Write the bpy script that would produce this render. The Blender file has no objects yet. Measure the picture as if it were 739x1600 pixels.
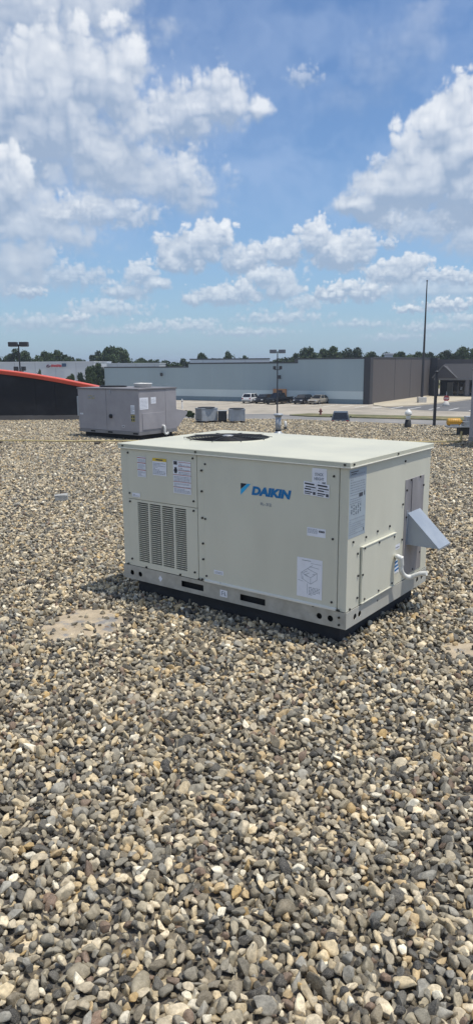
import bpy, bmesh, math, random
import numpy as np
from mathutils import Vector, Matrix, Euler

# ------------------------------------------------------------------ camera
scene = bpy.context.scene
COL = scene.collection
F, PITCH, ROLL, EYE = 1110.0, 0.2052, -0.00713, 1.73      # focal length in photo pixels, eye height over the gravel
cp, sp, cr, sr = math.cos(PITCH), math.sin(PITCH), math.cos(ROLL), math.sin(ROLL)
cam = bpy.data.cameras.new('camera')
cam.sensor_fit = 'VERTICAL'; cam.sensor_height = 36.0; cam.lens = F / 1600.0 * 36.0
cam.clip_start = 0.05; cam.clip_end = 6000
camo = bpy.data.objects.new('camera', cam); COL.objects.link(camo)
R0, U0, FW = Vector((1, 0, 0)), Vector((0, sp, cp)), Vector((0, cp, -sp))
RR, UU = cr * R0 + sr * U0, -sr * R0 + cr * U0
m = Matrix.Identity(4)
for i in range(3):
    m[i][0], m[i][1], m[i][2] = RR[i], UU[i], -FW[i]
m[2][3] = EYE
camo.matrix_world = m
scene.camera = camo

def ray(px, py):
    u, w = px - 369.5, py - 800.0
    a, b = (u * cr + w * sr) / F, -(-u * sr + w * cr) / F
    return R0 * a + U0 * b + FW
def gp(px, py, z=0.0):                 # photo pixel -> point on the level z
    d = ray(px, py); t = (z - EYE) / d.z
    return Vector((d.x * t, d.y * t, z))
def at(px, py, Y):                     # photo pixel -> point at the distance Y
    d = ray(px, py); t = Y / d.y
    return Vector((d.x * t, Y, EYE + d.z * t))

# ------------------------------------------------------------------ light and sky
SUN_EL, SUN_AZ = math.radians(71), math.radians(100)      # azimuth clockwise from +Y
tosun = Vector((math.sin(SUN_AZ) * math.cos(SUN_EL), math.cos(SUN_AZ) * math.cos(SUN_EL), math.sin(SUN_EL)))
sl = bpy.data.lights.new('sun', 'SUN'); sl.energy = 3.1; sl.angle = math.radians(0.55); sl.color = (1.0, 0.94, 0.84)
so = bpy.data.objects.new('sun', sl); COL.objects.link(so); so.location = (20, -10, 60)
so.rotation_euler = (-tosun).to_track_quat('-Z', 'Y').to_euler()

class NT:                              # tiny node-tree writer
    def __init__(s, tree): s.t = tree
    def n(s, typ, **kw):
        nd = s.t.nodes.new(typ)
        for k, v in kw.items(): setattr(nd, k, v)
        return nd
    def put(s, sock, v):
        if isinstance(v, bpy.types.NodeSocket): s.t.links.new(v, sock)
        else: sock.default_value = v
    def math(s, op, a, b=0.0, c=None, clamp=False):
        nd = s.n('ShaderNodeMath', operation=op, use_clamp=clamp)
        s.put(nd.inputs[0], a); s.put(nd.inputs[1], b)
        if c is not None: s.put(nd.inputs[2], c)
        return nd.outputs[0]
    def vmath(s, op, a, b=(0, 0, 0)):
        nd = s.n('ShaderNodeVectorMath', operation=op)
        s.put(nd.inputs[0], a)
        if op == 'SCALE': s.put(nd.inputs['Scale'], b)
        else: s.put(nd.inputs[1], b)
        return nd.outputs['Value'] if op in ('LENGTH', 'DOT_PRODUCT') else nd.outputs[0]
    def smooth(s, v, lo, hi, a=0.0, b=1.0):
        nd = s.n('ShaderNodeMapRange', interpolation_type='SMOOTHSTEP')
        s.put(nd.inputs[0], v)
        for k, q in enumerate((lo, hi, a, b)): s.put(nd.inputs[k + 1], q)
        return nd.outputs[0]
    def noise(s, vec, scale, detail=4.0, rough=0.55, dist=0.0):
        nd = s.n('ShaderNodeTexNoise')
        s.put(nd.inputs['Vector'], vec); s.put(nd.inputs['Scale'], scale); s.put(nd.inputs['Detail'], detail)
        s.put(nd.inputs['Roughness'], rough); s.put(nd.inputs['Distortion'], dist)
        return nd
    def mix(s, f, a, b, typ='MIX'):
        nd = s.n('ShaderNodeMix', data_type='RGBA', blend_type=typ)
        s.put(nd.inputs[0], f)
        for k, v in ((6, a), (7, b)):
            s.put(nd.inputs[k], v if isinstance(v, bpy.types.NodeSocket) else (*v[:3], 1.0))
        return nd.outputs[2]

world = bpy.data.worlds.new('World'); scene.world = world; world.use_nodes = True
world.node_tree.nodes.clear()
def azel(px, py):
    d = ray(px, py).normalized()
    return math.degrees(math.atan2(d.x, d.y)), math.degrees(math.asin(d.z))
# cloud cover worked out over the whole upper sky dome (azimuth x elevation): red = cover, green = how sunlit
# clouds seen in the sky, back to front; each cloud: cover, softness, brightness, puffs as (photo x, y, radius x, radius y)
CLOUDS = [
    (.75, .8, .65, [(60, 505, 90, 14), (170, 482, 60, 13), (150, 518, 70, 9)]), (.75, .8, .75, [(230, 512, 42, 10), (300, 509, 46, 9), (380, 520, 80, 8)]),
    (.75, .8, .75, [(440, 497, 74, 11), (560, 507, 60, 8), (480, 472, 40, 12)]), (.75, .8, .7, [(680, 512, 60, 9), (620, 527, 60, 7), (730, 498, 40, 8)]),
    (.85, .5, .85, [(120, 497, 26, 8)]), (.95, .35, 1.0, [(40, 457, 30, 9)]), (.8, .6, .75, [(55, 405, 38, 20), (110, 432, 66, 18), (60, 440, 40, 14)]),
    (.85, .45, .9, [(220, 428, 24, 20), (195, 456, 38, 13), (240, 442, 26, 12)]), (.7, .8, .6, [(650, 450, 90, 22), (730, 455, 60, 22)]),
    (.95, .3, 1.0, [(700, 477, 40, 10), (640, 483, 24, 6)]), (.9, .4, .9, [(685, 431, 38, 11), (722, 436, 30, 10)]),
    (.92, .35, .92, [(350, 463, 55, 15), (303, 468, 20, 11), (378, 455, 26, 16)]), (.9, .45, .85, [(440, 447, 34, 26), (420, 430, 40, 16)]),
    (.95, .3, 1.0, [(520, 459, 36, 14), (567, 456, 36, 15), (548, 447, 20, 10)]), (.95, .35, .95, [(612, 427, 44, 18), (642, 411, 27, 13)]),
    (.95, .3, 1.0, [(300, 390, 50, 30), (330, 372, 34, 24), (350, 356, 12, 9), (378, 405, 40, 20), (268, 402, 24, 20)]),
    (.95, .3, 1.0, [(446, 397, 36, 20), (492, 374, 30, 24), (520, 392, 40, 26)]), (.95, .35, .98, [(562, 385, 24, 28), (540, 398, 30, 20)]), (.8, .5, .9, [(607, 381, 11, 9)]),
    (.85, .7, .55, [(690, 350, 75, 30), (740, 372, 60, 30), (640, 345, 50, 22)]), (.9, .4, .95, [(720, 342, 36, 13)]), (.85, .5, .9, [(602, 342, 26, 17)]),
    (.97, .3, 1.0, [(706, 192, 40, 42), (684, 250, 62, 50), (628, 288, 66, 36), (565, 320, 52, 18), (735, 290, 70, 60), (740, 220, 60, 70)]), (.6, .7, .85, [(590, 255, 13, 11)]),
    (.45, .9, .9, [(473, 122, 24, 15)]), (.2, 1.2, .8, [(600, 110, 60, 50), (560, 150, 70, 30), (650, 60, 40, 40)]),
    (.94, .8, .50, [(20, 420, 60, 46), (60, 350, 105, 56), (110, 374, 46, 28)]), (.85, .6, .85, [(170, 335, 80, 24), (95, 335, 30, 20)]),
    (.9, .75, .80, [(255, 285, 88, 46), (305, 300, 36, 32), (190, 268, 70, 36)]), (.9, .65, .86, [(350, 158, 46, 42), (295, 172, 62, 44), (252, 188, 40, 40), (400, 170, 26, 14)]),
    (.92, .9, .52, [(40, 22, 175, 58), (150, 10, 66, 34), (60, 70, 90, 40)]),
    (.95, .55, .88, [(95, 150, 96, 74), (182, 118, 40, 58), (130, 110, 60, 50), (55, 215, 110, 70), (150, 240, 100, 56), (20, 150, 40, 44)]),
    (.93, .4, .95, [(18, 288, 28, 46), (-20, 300, 50, 50)])]
def cloud_map(W=4096, H=1024):
    def grid(w_, h_, a0, a1, e1):
        az = (np.arange(w_) + .5) / w_ * (a1 - a0) + a0; el = (np.arange(h_) + .5) / h_ * e1
        return np.meshgrid(az.astype(np.float32), el.astype(np.float32))
    def vnoise(A, E, wl_az, wl_el, seed):
        nx = max(4, int(round(360 / wl_az))); ny = int(96 / wl_el) + 8
        G = np.random.default_rng(seed).random((ny, nx), dtype=np.float32)
        x = (A + 180) * np.float32(nx / 360); y = np.clip(E / np.float32(wl_el) + 3, 0, ny - 2.001)
        xi = np.floor(x).astype(np.int32); yi = np.floor(y).astype(np.int32); fx = x - xi; fy = y - yi
        fx = fx * fx * fx * (fx * (fx * 6 - 15) + 10); fy = fy * fy * fy * (fy * (fy * 6 - 15) + 10)
        x0 = xi % nx; x1 = (xi + 1) % nx
        return (G[yi, x0] * (1 - fx) + G[yi, x1] * fx) * (1 - fy) + (G[yi + 1, x0] * (1 - fx) + G[yi + 1, x1] * fx) * fy
    def fbm(A, E, wl, oct_, seed, gain=.52, ridge=False, ar=1.0):
        s = 0; a = 1; t = 0
        for k in range(oct_):
            if k and wl / 2.03 ** k < .13: break
            n_ = vnoise(A, E, wl * ar / 2.03 ** k, wl / 2.03 ** k, seed + k)
            s = s + a * (np.abs(2 * n_ - 1) if ridge else n_); t += a; a *= gain
        return s / t
    # all round the dome: broken cumulus fields of the same kind
    A, E = grid(W // 2, H // 2, -180, 180, 90)
    wx, wy = fbm(A, E, 3.2, 4, 50, .6) - .5, fbm(A, E, 3.2, 4, 60, .6) - .5
    bil = fbm(A + wx, E + wy, 3.0, 5, 80, .58, True)
    ins = np.clip((np.sqrt((A / 24) ** 2 + ((E - 8) / 21) ** 2) - .95) / .2, 0, 1)
    Fd = (fbm(A + wx * 2, E + wy * 2, 13, 4, 70, ar=1.8) - .49) * 4.5 + (bil - .4) * .9 - (1 - ins) * 3
    al = np.clip(Fd / .5, 0, 1); al = al * al * (3 - 2 * al)
    up = np.vstack([Fd[14:], np.repeat(Fd[-1:], 14, 0)])
    lit = np.clip(.50 + .35 * (Fd - up) + .6 * (bil - .4), 0, 1)
    veil = np.clip((fbm(A + wx * 8, E + wy * 5, 9, 5, 130, .6, ar=1.6) - .40) / .35, 0, 1) * np.clip((E - 6) / 8, 0, 1)
    def up2(q): return np.repeat(np.repeat(q, 2, 0), 2, 1)
    def sm(q): q = up2(q); return (q + np.roll(q, 1, 0) + np.roll(q, 1, 1) + np.roll(np.roll(q, 1, 0), 1, 1)) / 4
    CA, CL_, VE = sm(al), sm(lit), sm(veil)
    for gi_, (cov, soft, bright, puffs) in enumerate(CLOUDS):
        k = math.degrees(1 / F) * 1.08; P_ = [(*azel(x, y), rx * k, ry * k) for x, y, rx, ry in puffs]
        a0, a1 = min(p[0] - p[2] * 1.7 for p in P_) - .6, max(p[0] + p[2] * 1.7 for p in P_) + .6
        e0, e1 = max(0, min(p[1] - p[3] * 1.7 for p in P_) - .6), max(p[1] + p[3] * 1.7 for p in P_) + .6
        c0, c1, r0, r1 = int((a0 + 180) / 360 * W), int((a1 + 180) / 360 * W) + 1, int(e0 / 90 * H), int(e1 / 90 * H) + 1
        A, E = np.meshgrid(((np.arange(c0, c1) + .5) / W * 360 - 180).astype(np.float32), ((np.arange(r0, r1) + .5) / H * 90).astype(np.float32))
        sz = min(3.4, max(.55, max(p[3] for p in P_)))        # grain follows the size of the cloud
        o = 17.3 * gi_
        wx, wy = fbm(A + o, E, sz * .9, 5, 50, .58) - .5, fbm(A + o, E, sz * .9, 5, 60, .58) - .5
        acc = np.full(A.shape, -1.0, np.float32)
        for (a, e, rx, ry) in P_:
            v = 1 - np.sqrt(((A + wx * sz * .55 - a) / rx) ** 2 + ((E + wy * sz * .55 - e) / ry) ** 2)
            h = np.clip(.5 + (acc - v) / .44, 0, 1); acc = v + (acc - v) * h + .22 * h * (1 - h)
        bil = fbm(A + o + wx * sz * .3, E + wy * sz * .3, sz * .62, 6, 80, .60, True); fin = fbm(A + o, E, sz * .35, 5, 100, .62)
        lo_, hi_ = min(p[1] - p[3] for p in P_), max(p[1] + p[3] for p in P_)
        rel = np.clip((E - lo_) / (hi_ - lo_), 0, 1)
        Fd = acc + (bil - .36) * (.48 + .45 * rel) + (fin - .5) * .55 + .12
        s_ = soft * (.55 + 1.0 * (1 - rel)) * .75 + .16
        al = np.clip(Fd / s_, 0, 1); al = al * al * (3 - 2 * al) * cov
        n_ = max(1, int(sz * .13 * H / 90)); m_ = max(1, int(sz * .45 * H / 90))
        def upshift(q, n, dx): q = np.roll(q, -dx, 1); return np.vstack([q[n:], np.repeat(q[-1:] * 0 - .3, n, 0)]) if n < len(q) else q * 0
        Fs = acc + (fbm(A + o + wx * sz * .3, E + wy * sz * .3, sz * .62, 3, 80, .5, True) - .36) * .75 + .10; cl = np.clip(Fs, -.3, 1.2)
        g1 = cl - np.clip(upshift(Fs, n_, n_ // 3), -.3, 1.2); g2 = cl - np.clip(upshift(Fs, m_, m_ // 3), -.3, 1.2)
        lit = .07 + .36 * rel + .50 * g1 + .48 * g2 + .30 * (bil - .36)
        lit = np.clip(lit, 0, 1) * bright + (1 - bright) * .18
        w_ = np.s_[r0:r1, c0:c1]
        na = al + CA[w_] * (1 - al); CL_[w_] = np.where(na > 1e-4, (lit * al + CL_[w_] * CA[w_] * (1 - al)) / np.maximum(na, 1e-4), CL_[w_]); CA[w_] = na
    img = np.zeros((H, W, 4), np.float32)
    img[..., 0] = CA; img[..., 1] = np.clip(CL_, 0, 1); img[..., 2] = VE; img[..., 3] = 1
    return img
cm = cloud_map()
cimg = bpy.data.images.new('cloud_cover', cm.shape[1], cm.shape[0], float_buffer=True, is_data=True)
cimg.pixels.foreach_set(cm.ravel()); cimg.pack()
w = NT(world.node_tree)
tc = w.n('ShaderNodeTexCoord')
D = w.vmath('NORMALIZE', tc.outputs['Generated'])
sx = w.n('ShaderNodeSeparateXYZ'); w.put(sx.inputs[0], D)
cx_ = w.n('ShaderNodeCombineXYZ')
w.put(cx_.inputs[0], w.math('MULTIPLY_ADD', w.math('ARCTAN2', sx.outputs[0], sx.outputs[1]), 1 / (2 * math.pi), .5))
w.put(cx_.inputs[1], w.math('MAXIMUM', w.math('MULTIPLY', w.math('ARCSINE', sx.outputs[2]), 2 / math.pi), .001))
ti = w.n('ShaderNodeTexImage', interpolation='Linear', extension='EXTEND'); ti.image = cimg; w.put(ti.inputs[0], cx_.outputs[0])
cs = w.n('ShaderNodeSeparateColor'); w.put(cs.inputs[0], ti.outputs[0])
sky = w.n('ShaderNodeTexSky', sky_type='NISHITA', sun_disc=False)
sky.sun_elevation = SUN_EL; sky.sun_rotation = SUN_AZ; sky.altitude = 200; sky.air_density = 1.0; sky.dust_density = .6; sky.ozone_density = 3.0
skyc = w.vmath('MULTIPLY', w.vmath('SCALE', sky.outputs[0], .102), (.80, .94, 1.08))
low = w.math('POWER', w.math('SUBTRACT', 1.0, w.math('MAXIMUM', sx.outputs[2], 0.0)), 7.0)
skyh = w.mix(w.math('MULTIPLY', low, .75), skyc, (.265, .40, .55))       # humid summer air near the horizon
skyv = w.mix(w.math('MULTIPLY', cs.outputs[2], .36), skyh, (.50, .60, .78))
ccol = w.mix(cs.outputs[1], (.29, .37, .50), (.86, .87, .88))
cc = w.mix(w.math('MULTIPLY', low, .34), ccol, (.38, .50, .62))
tot = w.mix(w.math('MULTIPLY', cs.outputs[0], .90), skyv, cc)
bg = w.n('ShaderNodeBackground'); w.put(bg.inputs[0], tot); bg.inputs[1].default_value = 1.0
wo = w.n('ShaderNodeOutputWorld'); w.put(wo.inputs[0], bg.outputs[0])
world.cycles.sampling_method = 'MANUAL'; world.cycles.sample_map_resolution = 256
scene.cycles.max_bounces = 5; scene.cycles.diffuse_bounces = 4; scene.cycles.glossy_bounces = 2

vs = scene.view_settings
vs.view_transform = 'Standard'; vs.look = 'None'; vs.exposure = 0.25; vs.gamma = 1.0; vs.use_curve_mapping = False

# ------------------------------------------------------------------ materials
MATS = {}
def pbr(name, col, rough=.6, metal=0.0, var=.12, scale=4.0, bump=0.0, bscale=60.0, col2=None, c2lo=.5, c2hi=.7, island=0.0, spec=.5, stretch=(1, 1, 1), rvar=.1):
    if name in MATS: return MATS[name]
    mt = bpy.data.materials.new(name); mt.use_nodes = True; t = NT(mt.node_tree); mt.node_tree.nodes.clear()
    b = t.n('ShaderNodeBsdfPrincipled'); o = t.n('ShaderNodeOutputMaterial'); t.put(o.inputs[0], b.outputs[0])
    co = t.vmath('MULTIPLY', t.n('ShaderNodeTexCoord').outputs['Object'], stretch)
    nz = t.noise(co, scale, 6, .6).outputs['Fac']
    f = t.smooth(nz, .25, .75, 1 - var, 1 + var)
    c = (*col, 1)
    if col2: c = t.mix(t.smooth(t.noise(co, scale * .6, 7, .65).outputs['Fac'], c2lo, c2hi), col, col2)
    if island:
        gi = t.n('ShaderNodeNewGeometry').outputs['Random Per Island']
        f = t.math('MULTIPLY', f, t.math('ADD', 1 - island, t.math('MULTIPLY', gi, 2 * island)))
    base = t.vmath('SCALE', c if not isinstance(c, tuple) else col, f)
    t.put(b.inputs['Base Color'], base)
    t.put(b.inputs['Roughness'], t.smooth(nz, .3, .7, max(0.02, rough - rvar), min(1, rough + rvar)))
    b.inputs['Metallic'].default_value = metal
    b.inputs['Specular IOR Level'].default_value = spec
    if bump:
        bp = t.n('ShaderNodeBump'); bp.inputs['Strength'].default_value = min(1, bump); bp.inputs['Distance'].default_value = .01
        t.put(bp.inputs['Height'], t.noise(co, bscale, 5, .6).outputs['Fac']); t.put(b.inputs['Normal'], bp.outputs[0])
    MATS[name] = mt
    return mt

# ------------------------------------------------------------------ mesh helpers
class MB:
    def __init__(s): s.v, s.f, s.smooth = [], [], []
    def add(s, vs_, fs, smooth=False):
        o = len(s.v); s.v += [tuple(v) for v in vs_]
        for f in fs: s.f.append(tuple(i + o for i in f)); s.smooth.append(smooth)
        return s
    def box(s, x0, x1, y0, y1, z0, z1):
        return s.add([(x0, y0, z0), (x1, y0, z0), (x1, y1, z0), (x0, y1, z0), (x0, y0, z1), (x1, y0, z1), (x1, y1, z1), (x0, y1, z1)],
                     [(0, 3, 2, 1), (4, 5, 6, 7), (0, 1, 5, 4), (1, 2, 6, 5), (2, 3, 7, 6), (3, 0, 4, 7)])
    def bbox(s, x0, x1, y0, y1, z0, z1, r=.004):          # box with chamfered edges
        bm = bmesh.new(); bmesh.ops.create_cube(bm, size=1)
        for v in bm.verts:
            v.co = Vector((x0 + (v.co.x + .5) * (x1 - x0), y0 + (v.co.y + .5) * (y1 - y0), z0 + (v.co.z + .5) * (z1 - z0)))
        bmesh.ops.bevel(bm, geom=list(bm.edges), offset=r, segments=2, affect='EDGES', profile=.6)
        bm.verts.index_update()
        s.add([v.co.copy() for v in bm.verts], [[v.index for v in f.verts] for f in bm.faces]); bm.free(); return s
    def prism(s, pts, vec):                                # polygon swept along a vector
        pts = [Vector(p) for p in pts]; n = len(pts); vec = Vector(vec)
        return s.add(pts + [p + vec for p in pts], [tuple(reversed(range(n))), tuple(range(n, 2 * n))] + [(i, (i + 1) % n, n + (i + 1) % n, n + i) for i in range(n)])
    def tube(s, path, rad, n=10, caps=True):
        path = [Vector(p) for p in path]; rings = []
        rads = rad if isinstance(rad, (list, tuple)) else [rad] * len(path)
        prev = None
        for i, p in enumerate(path):
            t = (path[min(i + 1, len(path) - 1)] - path[max(i - 1, 0)])
            t = t.normalized() if t.length > 1e-9 else Vector((0, 0, 1))
            if prev is None:
                a = t.cross(Vector((0, 0, 1)) if abs(t.z) < .9 else Vector((1, 0, 0))).normalized()
            else: a = (prev - t * prev.dot(t)).normalized()
            prev = a; b = t.cross(a)
            rings.append([p + (a * math.cos(2 * math.pi * k / n) + b * math.sin(2 * math.pi * k / n)) * rads[i] for k in range(n)])
        vs_ = [v for r in rings for v in r]
        fs = [(i * n + k, i * n + (k + 1) % n, (i + 1) * n + (k + 1) % n, (i + 1) * n + k) for i in range(len(path) - 1) for k in range(n)]
        s.add(vs_, fs, True)
        if caps:
            s.add(rings[0], [tuple(reversed(range(n)))]); s.add(rings[-1], [tuple(range(n))])
        return s
    def lathe(s, prof, n=20, c=(0, 0, 0), smooth=True):    # prof: (radius, z)
        vs_ = [(c[0] + r * math.cos(2 * math.pi * k / n), c[1] + r * math.sin(2 * math.pi * k / n), c[2] + z) for r, z in prof for k in range(n)]
        fs = [(i * n + k, i * n + (k + 1) % n, (i + 1) * n + (k + 1) % n, (i + 1) * n + k) for i in range(len(prof) - 1) for k in range(n)]
        fs += [tuple(reversed(range(n))), tuple(range((len(prof) - 1) * n, len(prof) * n))]
        return s.add(vs_, fs, smooth)
    def mesh(s, name, mat):
        me = bpy.data.meshes.new(name); me.from_pydata(s.v, [], s.f)
        me.polygons.foreach_set('use_smooth', s.smooth)
        if mat: me.materials.append(mat)
        me.update(); return me
    def build(s, name, mat, parent=None, loc=None, rot=None):
        return link(name, s.mesh(name, mat), parent, loc, rot)
def link(name, data, parent=None, loc=None, rot=None):
    o = bpy.data.objects.new(name, data); COL.objects.link(o)
    if loc is not None: o.location = loc
    if rot is not None: o.rotation_euler = rot
    o.parent = parent
    return o
def tag(o, label, cat, group=None):
    o['label'] = label; o['category'] = cat
    if group: o['group'] = group
    return o
def struct(o): o['kind'] = 'structure'; return o
def thing(name, label, cat, loc=(0, 0, 0), rz=0.0, group=None):
    o = link(name, None, None, loc, (0, 0, rz)); o.empty_display_size = .2
    return tag(o, label, cat, group)
def sheet(name, pts, mat, kind=True, parent=None):
    mb = MB(); mb.add(pts, [tuple(range(len(pts)))])
    o = mb.build(name, mat, parent)
    if kind and parent is None: struct(o)
    return o
rnd = random.Random(7)

# ------------------------------------------------------------------ ground, lot, road
LOT = -4.80
M_grass = pbr('dry_grass', (.13, .13, .055), .95, var=.35, scale=.6, bump=.6, bscale=12, col2=(.22, .18, .09), c2lo=.45, c2hi=.65)
M_conc = pbr('pale_concrete', (.40, .355, .285), .9, var=.14, scale=.25, col2=(.32, .285, .23), c2lo=.5, c2hi=.62)
M_walk = pbr('walk_concrete', (.50, .44, .33), .9, var=.1, scale=.4)
M_asph = pbr('old_asphalt', (.215, .21, .20), .92, var=.14, scale=.3, col2=(.27, .255, .235), c2lo=.45, c2hi=.65)
M_asph2 = pbr('asphalt', (.13, .13, .13), .92, var=.16, scale=.4, col2=(.17, .165, .16))
M_linepaint = pbr('line_paint', (.78, .77, .72), .8, var=.15, scale=1.2)
sheet('ground', [(-3000, -800, LOT - .05), (3000, -800, LOT - .05), (3000, 5000, LOT - .05), (-3000, 5000, LOT - .05)], M_grass)
lot = sheet('parking_lot', [(-160, 30, LOT), (190, 30, LOT), (190, 185, LOT), (-160, 185, LOT)], M_conc)
def flat(pix, dz): return [gp(x, y, LOT) + Vector((0, 0, dz)) for x, y in pix]
sheet('road', flat([(-700, 652), (430, 646.5), (480, 651), (1100, 668), (1100, 720), (-700, 720)], .006), M_asph)
sheet('driveway', flat([(598, 636.6), (650, 634.4), (700, 629), (735, 624.6), (900, 604), (900, 646), (739, 643.5), (680, 642), (620, 639)], .006), M_asph2)
gv = MB().prism(flat([(452, 649.3), (482, 647.2), (620, 650.5), (1100, 661), (1100, 668), (620, 655), (482, 651.4)], .002), (0, 0, .12))
struct(gv.build('grass_verge', M_grass))
wk = MB().prism(flat([(583, 633.6), (600, 636), (650, 633.9), (700, 628.5), (735, 624), (900, 603), (900, 600), (700, 617), (660, 618), (583, 631)], .002), (0, 0, .12))
struct(wk.build('pavement', M_walk))

# ------------------------------------------------------------------ the gravel roof
edge = [gp(-420, 658), gp(290, 654.5), gp(460, 656), gp(739, 667.5)]
d = (edge[3] - edge[2]).normalized()
edge.append(edge[3] + d * 9)
M_roofsheet = pbr('gravel_fines', (.15, .125, .09), 1.0, var=.5, scale=60, bump=1.0, bscale=70, col2=(.09, .085, .08), c2lo=.4, c2hi=.6, stretch=(1, 1, 1))
M_bldg = pbr('roof_edge_metal', (.16, .16, .16), .6)
outline = [Vector((-13, -7, 0)), Vector((15, -7, 0))] + [Vector((15, edge[4].y, 0))] + [edge[4], edge[3], edge[2], edge[1]] + [Vector((-13, edge[1].y, 0))]
rb = MB(); n = len(outline)
rb.add([(p.x, p.y, 0) for p in outline], [tuple(range(n))])
roof = struct(rb.build('roof', M_roofsheet))
rb = MB(); rb.add([(p.x, p.y, LOT) for p in outline] + [(p.x, p.y, -.004) for p in outline], [(i, (i + 1) % n, n + (i + 1) % n, n + i) for i in range(n)])
rb.build('outer_wall', M_bldg, roof)

# stones: sixteen river pebbles
def pebble_mesh(i):
    r = random.Random(100 + i)
    bm = bmesh.new(); bmesh.ops.create_icosphere(bm, subdivisions=3, radius=1)
    ax = (r.uniform(1.0, 1.45), r.uniform(.80, 1.05), r.uniform(.55, .82))
    cuts = []
    for k in range(r.randint(7, 13)):
        nv = Vector((r.gauss(0, 1), r.gauss(0, 1), r.gauss(0, 1))).normalized()
        cuts.append((nv, r.uniform(.46, .78)))
    ph = [Vector((r.uniform(-9, 9), r.uniform(-9, 9), r.uniform(-9, 9))) for _ in range(3)]
    from mathutils import noise
    for v in bm.verts:
        c = v.co.copy()
        for nv, h in cuts:
            t = c.dot(nv)
            if t > h: c -= nv * (t - h) * 1.0
        k = 1 + .09 * noise.noise(c * 1.3 + ph[0]) + .06 * noise.noise(c * 3.5 + ph[1])
        v.co = Vector((c.x * ax[0], c.y * ax[1], c.z * ax[2])) * k
    me = bpy.data.meshes.new('pebble'); bm.to_mesh(me); bm.free()
    me.polygons.foreach_set('use_smooth', [True] * len(me.polygons))
    return me
def stone_material():
    mt = bpy.data.materials.new('river_pebble'); mt.use_nodes = True; t = NT(mt.node_tree); mt.node_tree.nodes.clear()
    b = t.n('ShaderNodeBsdfPrincipled'); o = t.n('ShaderNodeOutputMaterial'); t.put(o.inputs[0], b.outputs[0])
    rn = t.n('ShaderNodeObjectInfo').outputs['Random']
    rp = t.n('ShaderNodeValToRGB'); rp.color_ramp.interpolation = 'CONSTANT'
    stops = [(0, (.33, .285, .205)), (.12, (.225, .205, .165)), (.25, (.095, .090, .080)), (.37, (.52, .42, .27)), (.49, (.43, .365, .265)),
             (.58, (.64, .54, .385)), (.67, (.19, .16, .115)), (.75, (.29, .275, .24)), (.83, (.46, .34, .19)), (.875, (.19, .13, .095)),
             (.905, (.045, .044, .043)), (.955, (.74, .67, .53)), (.985, (.47, .32, .14))]
    cr_ = rp.color_ramp
    while len(cr_.elements) < len(stops): cr_.elements.new(.5)
    for e, (p_, c_) in zip(cr_.elements, stops): e.position = p_; e.color = (*c_, 1)
    t.put(rp.inputs[0], rn)
    off = t.math('MULTIPLY', rn, 57.0)
    co = t.vmath('ADD', t.n('ShaderNodeTexCoord').outputs['Object'], t.vmath('SCALE', (1, .7, .3), off))
    k1 = t.smooth(t.noise(co, 1.7, 6, .65).outputs['Fac'], .3, .7, .72, 1.25)
    r2 = t.math('FRACT', t.math('MULTIPLY', rn, 91.7))
    k2 = t.math('ADD', .82, t.math('MULTIPLY', r2, .52))
    sp_ = t.smooth(t.noise(co, 9.0, 3, .6).outputs['Fac'], .45, .68)
    c = t.vmath('SCALE', t.vmath('MULTIPLY', rp.outputs[0], (1.0, 1.0, .965)), t.math('MULTIPLY', k1, k2))
    c = t.mix(t.math('MULTIPLY', sp_, .30), c, (.50, .45, .36))
    wpos = t.n('ShaderNodeNewGeometry').outputs['Position']                 # dust lies in drifts
    c = t.mix(t.smooth(t.noise(wpos, 1.1, 4, .6).outputs['Fac'], .45, .72, 0, .22), c, (.42, .34, .23))
    t.put(b.inputs['Base Color'], c)
    t.put(b.inputs['Roughness'], t.smooth(r2, 0, 1, .55, .9)); b.inputs['Specular IOR Level'].default_value = .35
    bp = t.n('ShaderNodeBump'); bp.inputs['Strength'].default_value = .5; bp.inputs['Distance'].default_value = .004
    t.put(bp.inputs['Height'], t.noise(co, 5.0, 6, .65).outputs['Fac']); t.put(b.inputs['Normal'], bp.outputs[0])
    return mt
M_stone = stone_material()
PEB = [pebble_mesh(i) for i in range(16)]
for me in PEB: me.materials.append(M_stone)

rng = np.random.default_rng(3)
def poisson(x0, x1, y0, y1, r, keep, rounds=14):
    cs = r / math.sqrt(2); nx, ny = int((x1 - x0) / cs) + 1, int((y1 - y0) / cs) + 1
    X = np.full((nx, ny), 1e6); Y = np.full((nx, ny), 1e6); done = np.zeros((nx, ny), bool)
    ii, jj = np.meshgrid(np.arange(nx), np.arange(ny), indexing='ij')
    ok = keep(x0 + ii * cs, y0 + jj * cs)
    offs = [(a, b) for a in range(-2, 3) for b in range(-2, 3) if (a, b) != (0, 0) and abs(a) + abs(b) < 4]
    def sh(A, a, b, fill):
        B = np.full_like(A, fill)
        B[max(0, -a):nx - max(0, a), max(0, -b):ny - max(0, b)] = A[max(0, a):nx + min(0, a), max(0, b):ny + min(0, b)]
        return B
    for _ in range(rounds):
        act = ok & ~done & (rng.random((nx, ny)) < .5)
        cx = np.where(act, x0 + (ii + rng.random((nx, ny))) * cs, X); cy = np.where(act, y0 + (jj + rng.random((nx, ny))) * cs, Y)
        pr = np.where(done, 2.0, np.where(act, rng.random((nx, ny)), -1))
        good = act.copy()
        for a, b in offs:
            qx, qy, qp = sh(cx, a, b, 1e6), sh(cy, a, b, 1e6), sh(pr, a, b, -1.0)
            good &= ~((qp > pr) & ((qx - cx) ** 2 + (qy - cy) ** 2 < r * r))
        X = np.where(good, cx, X); Y = np.where(good, cy, Y); done |= good
    return np.stack([X[done], Y[done]], 1)
ex = np.array([p.x for p in edge] ); ey = np.array([p.y for p in edge])
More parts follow.
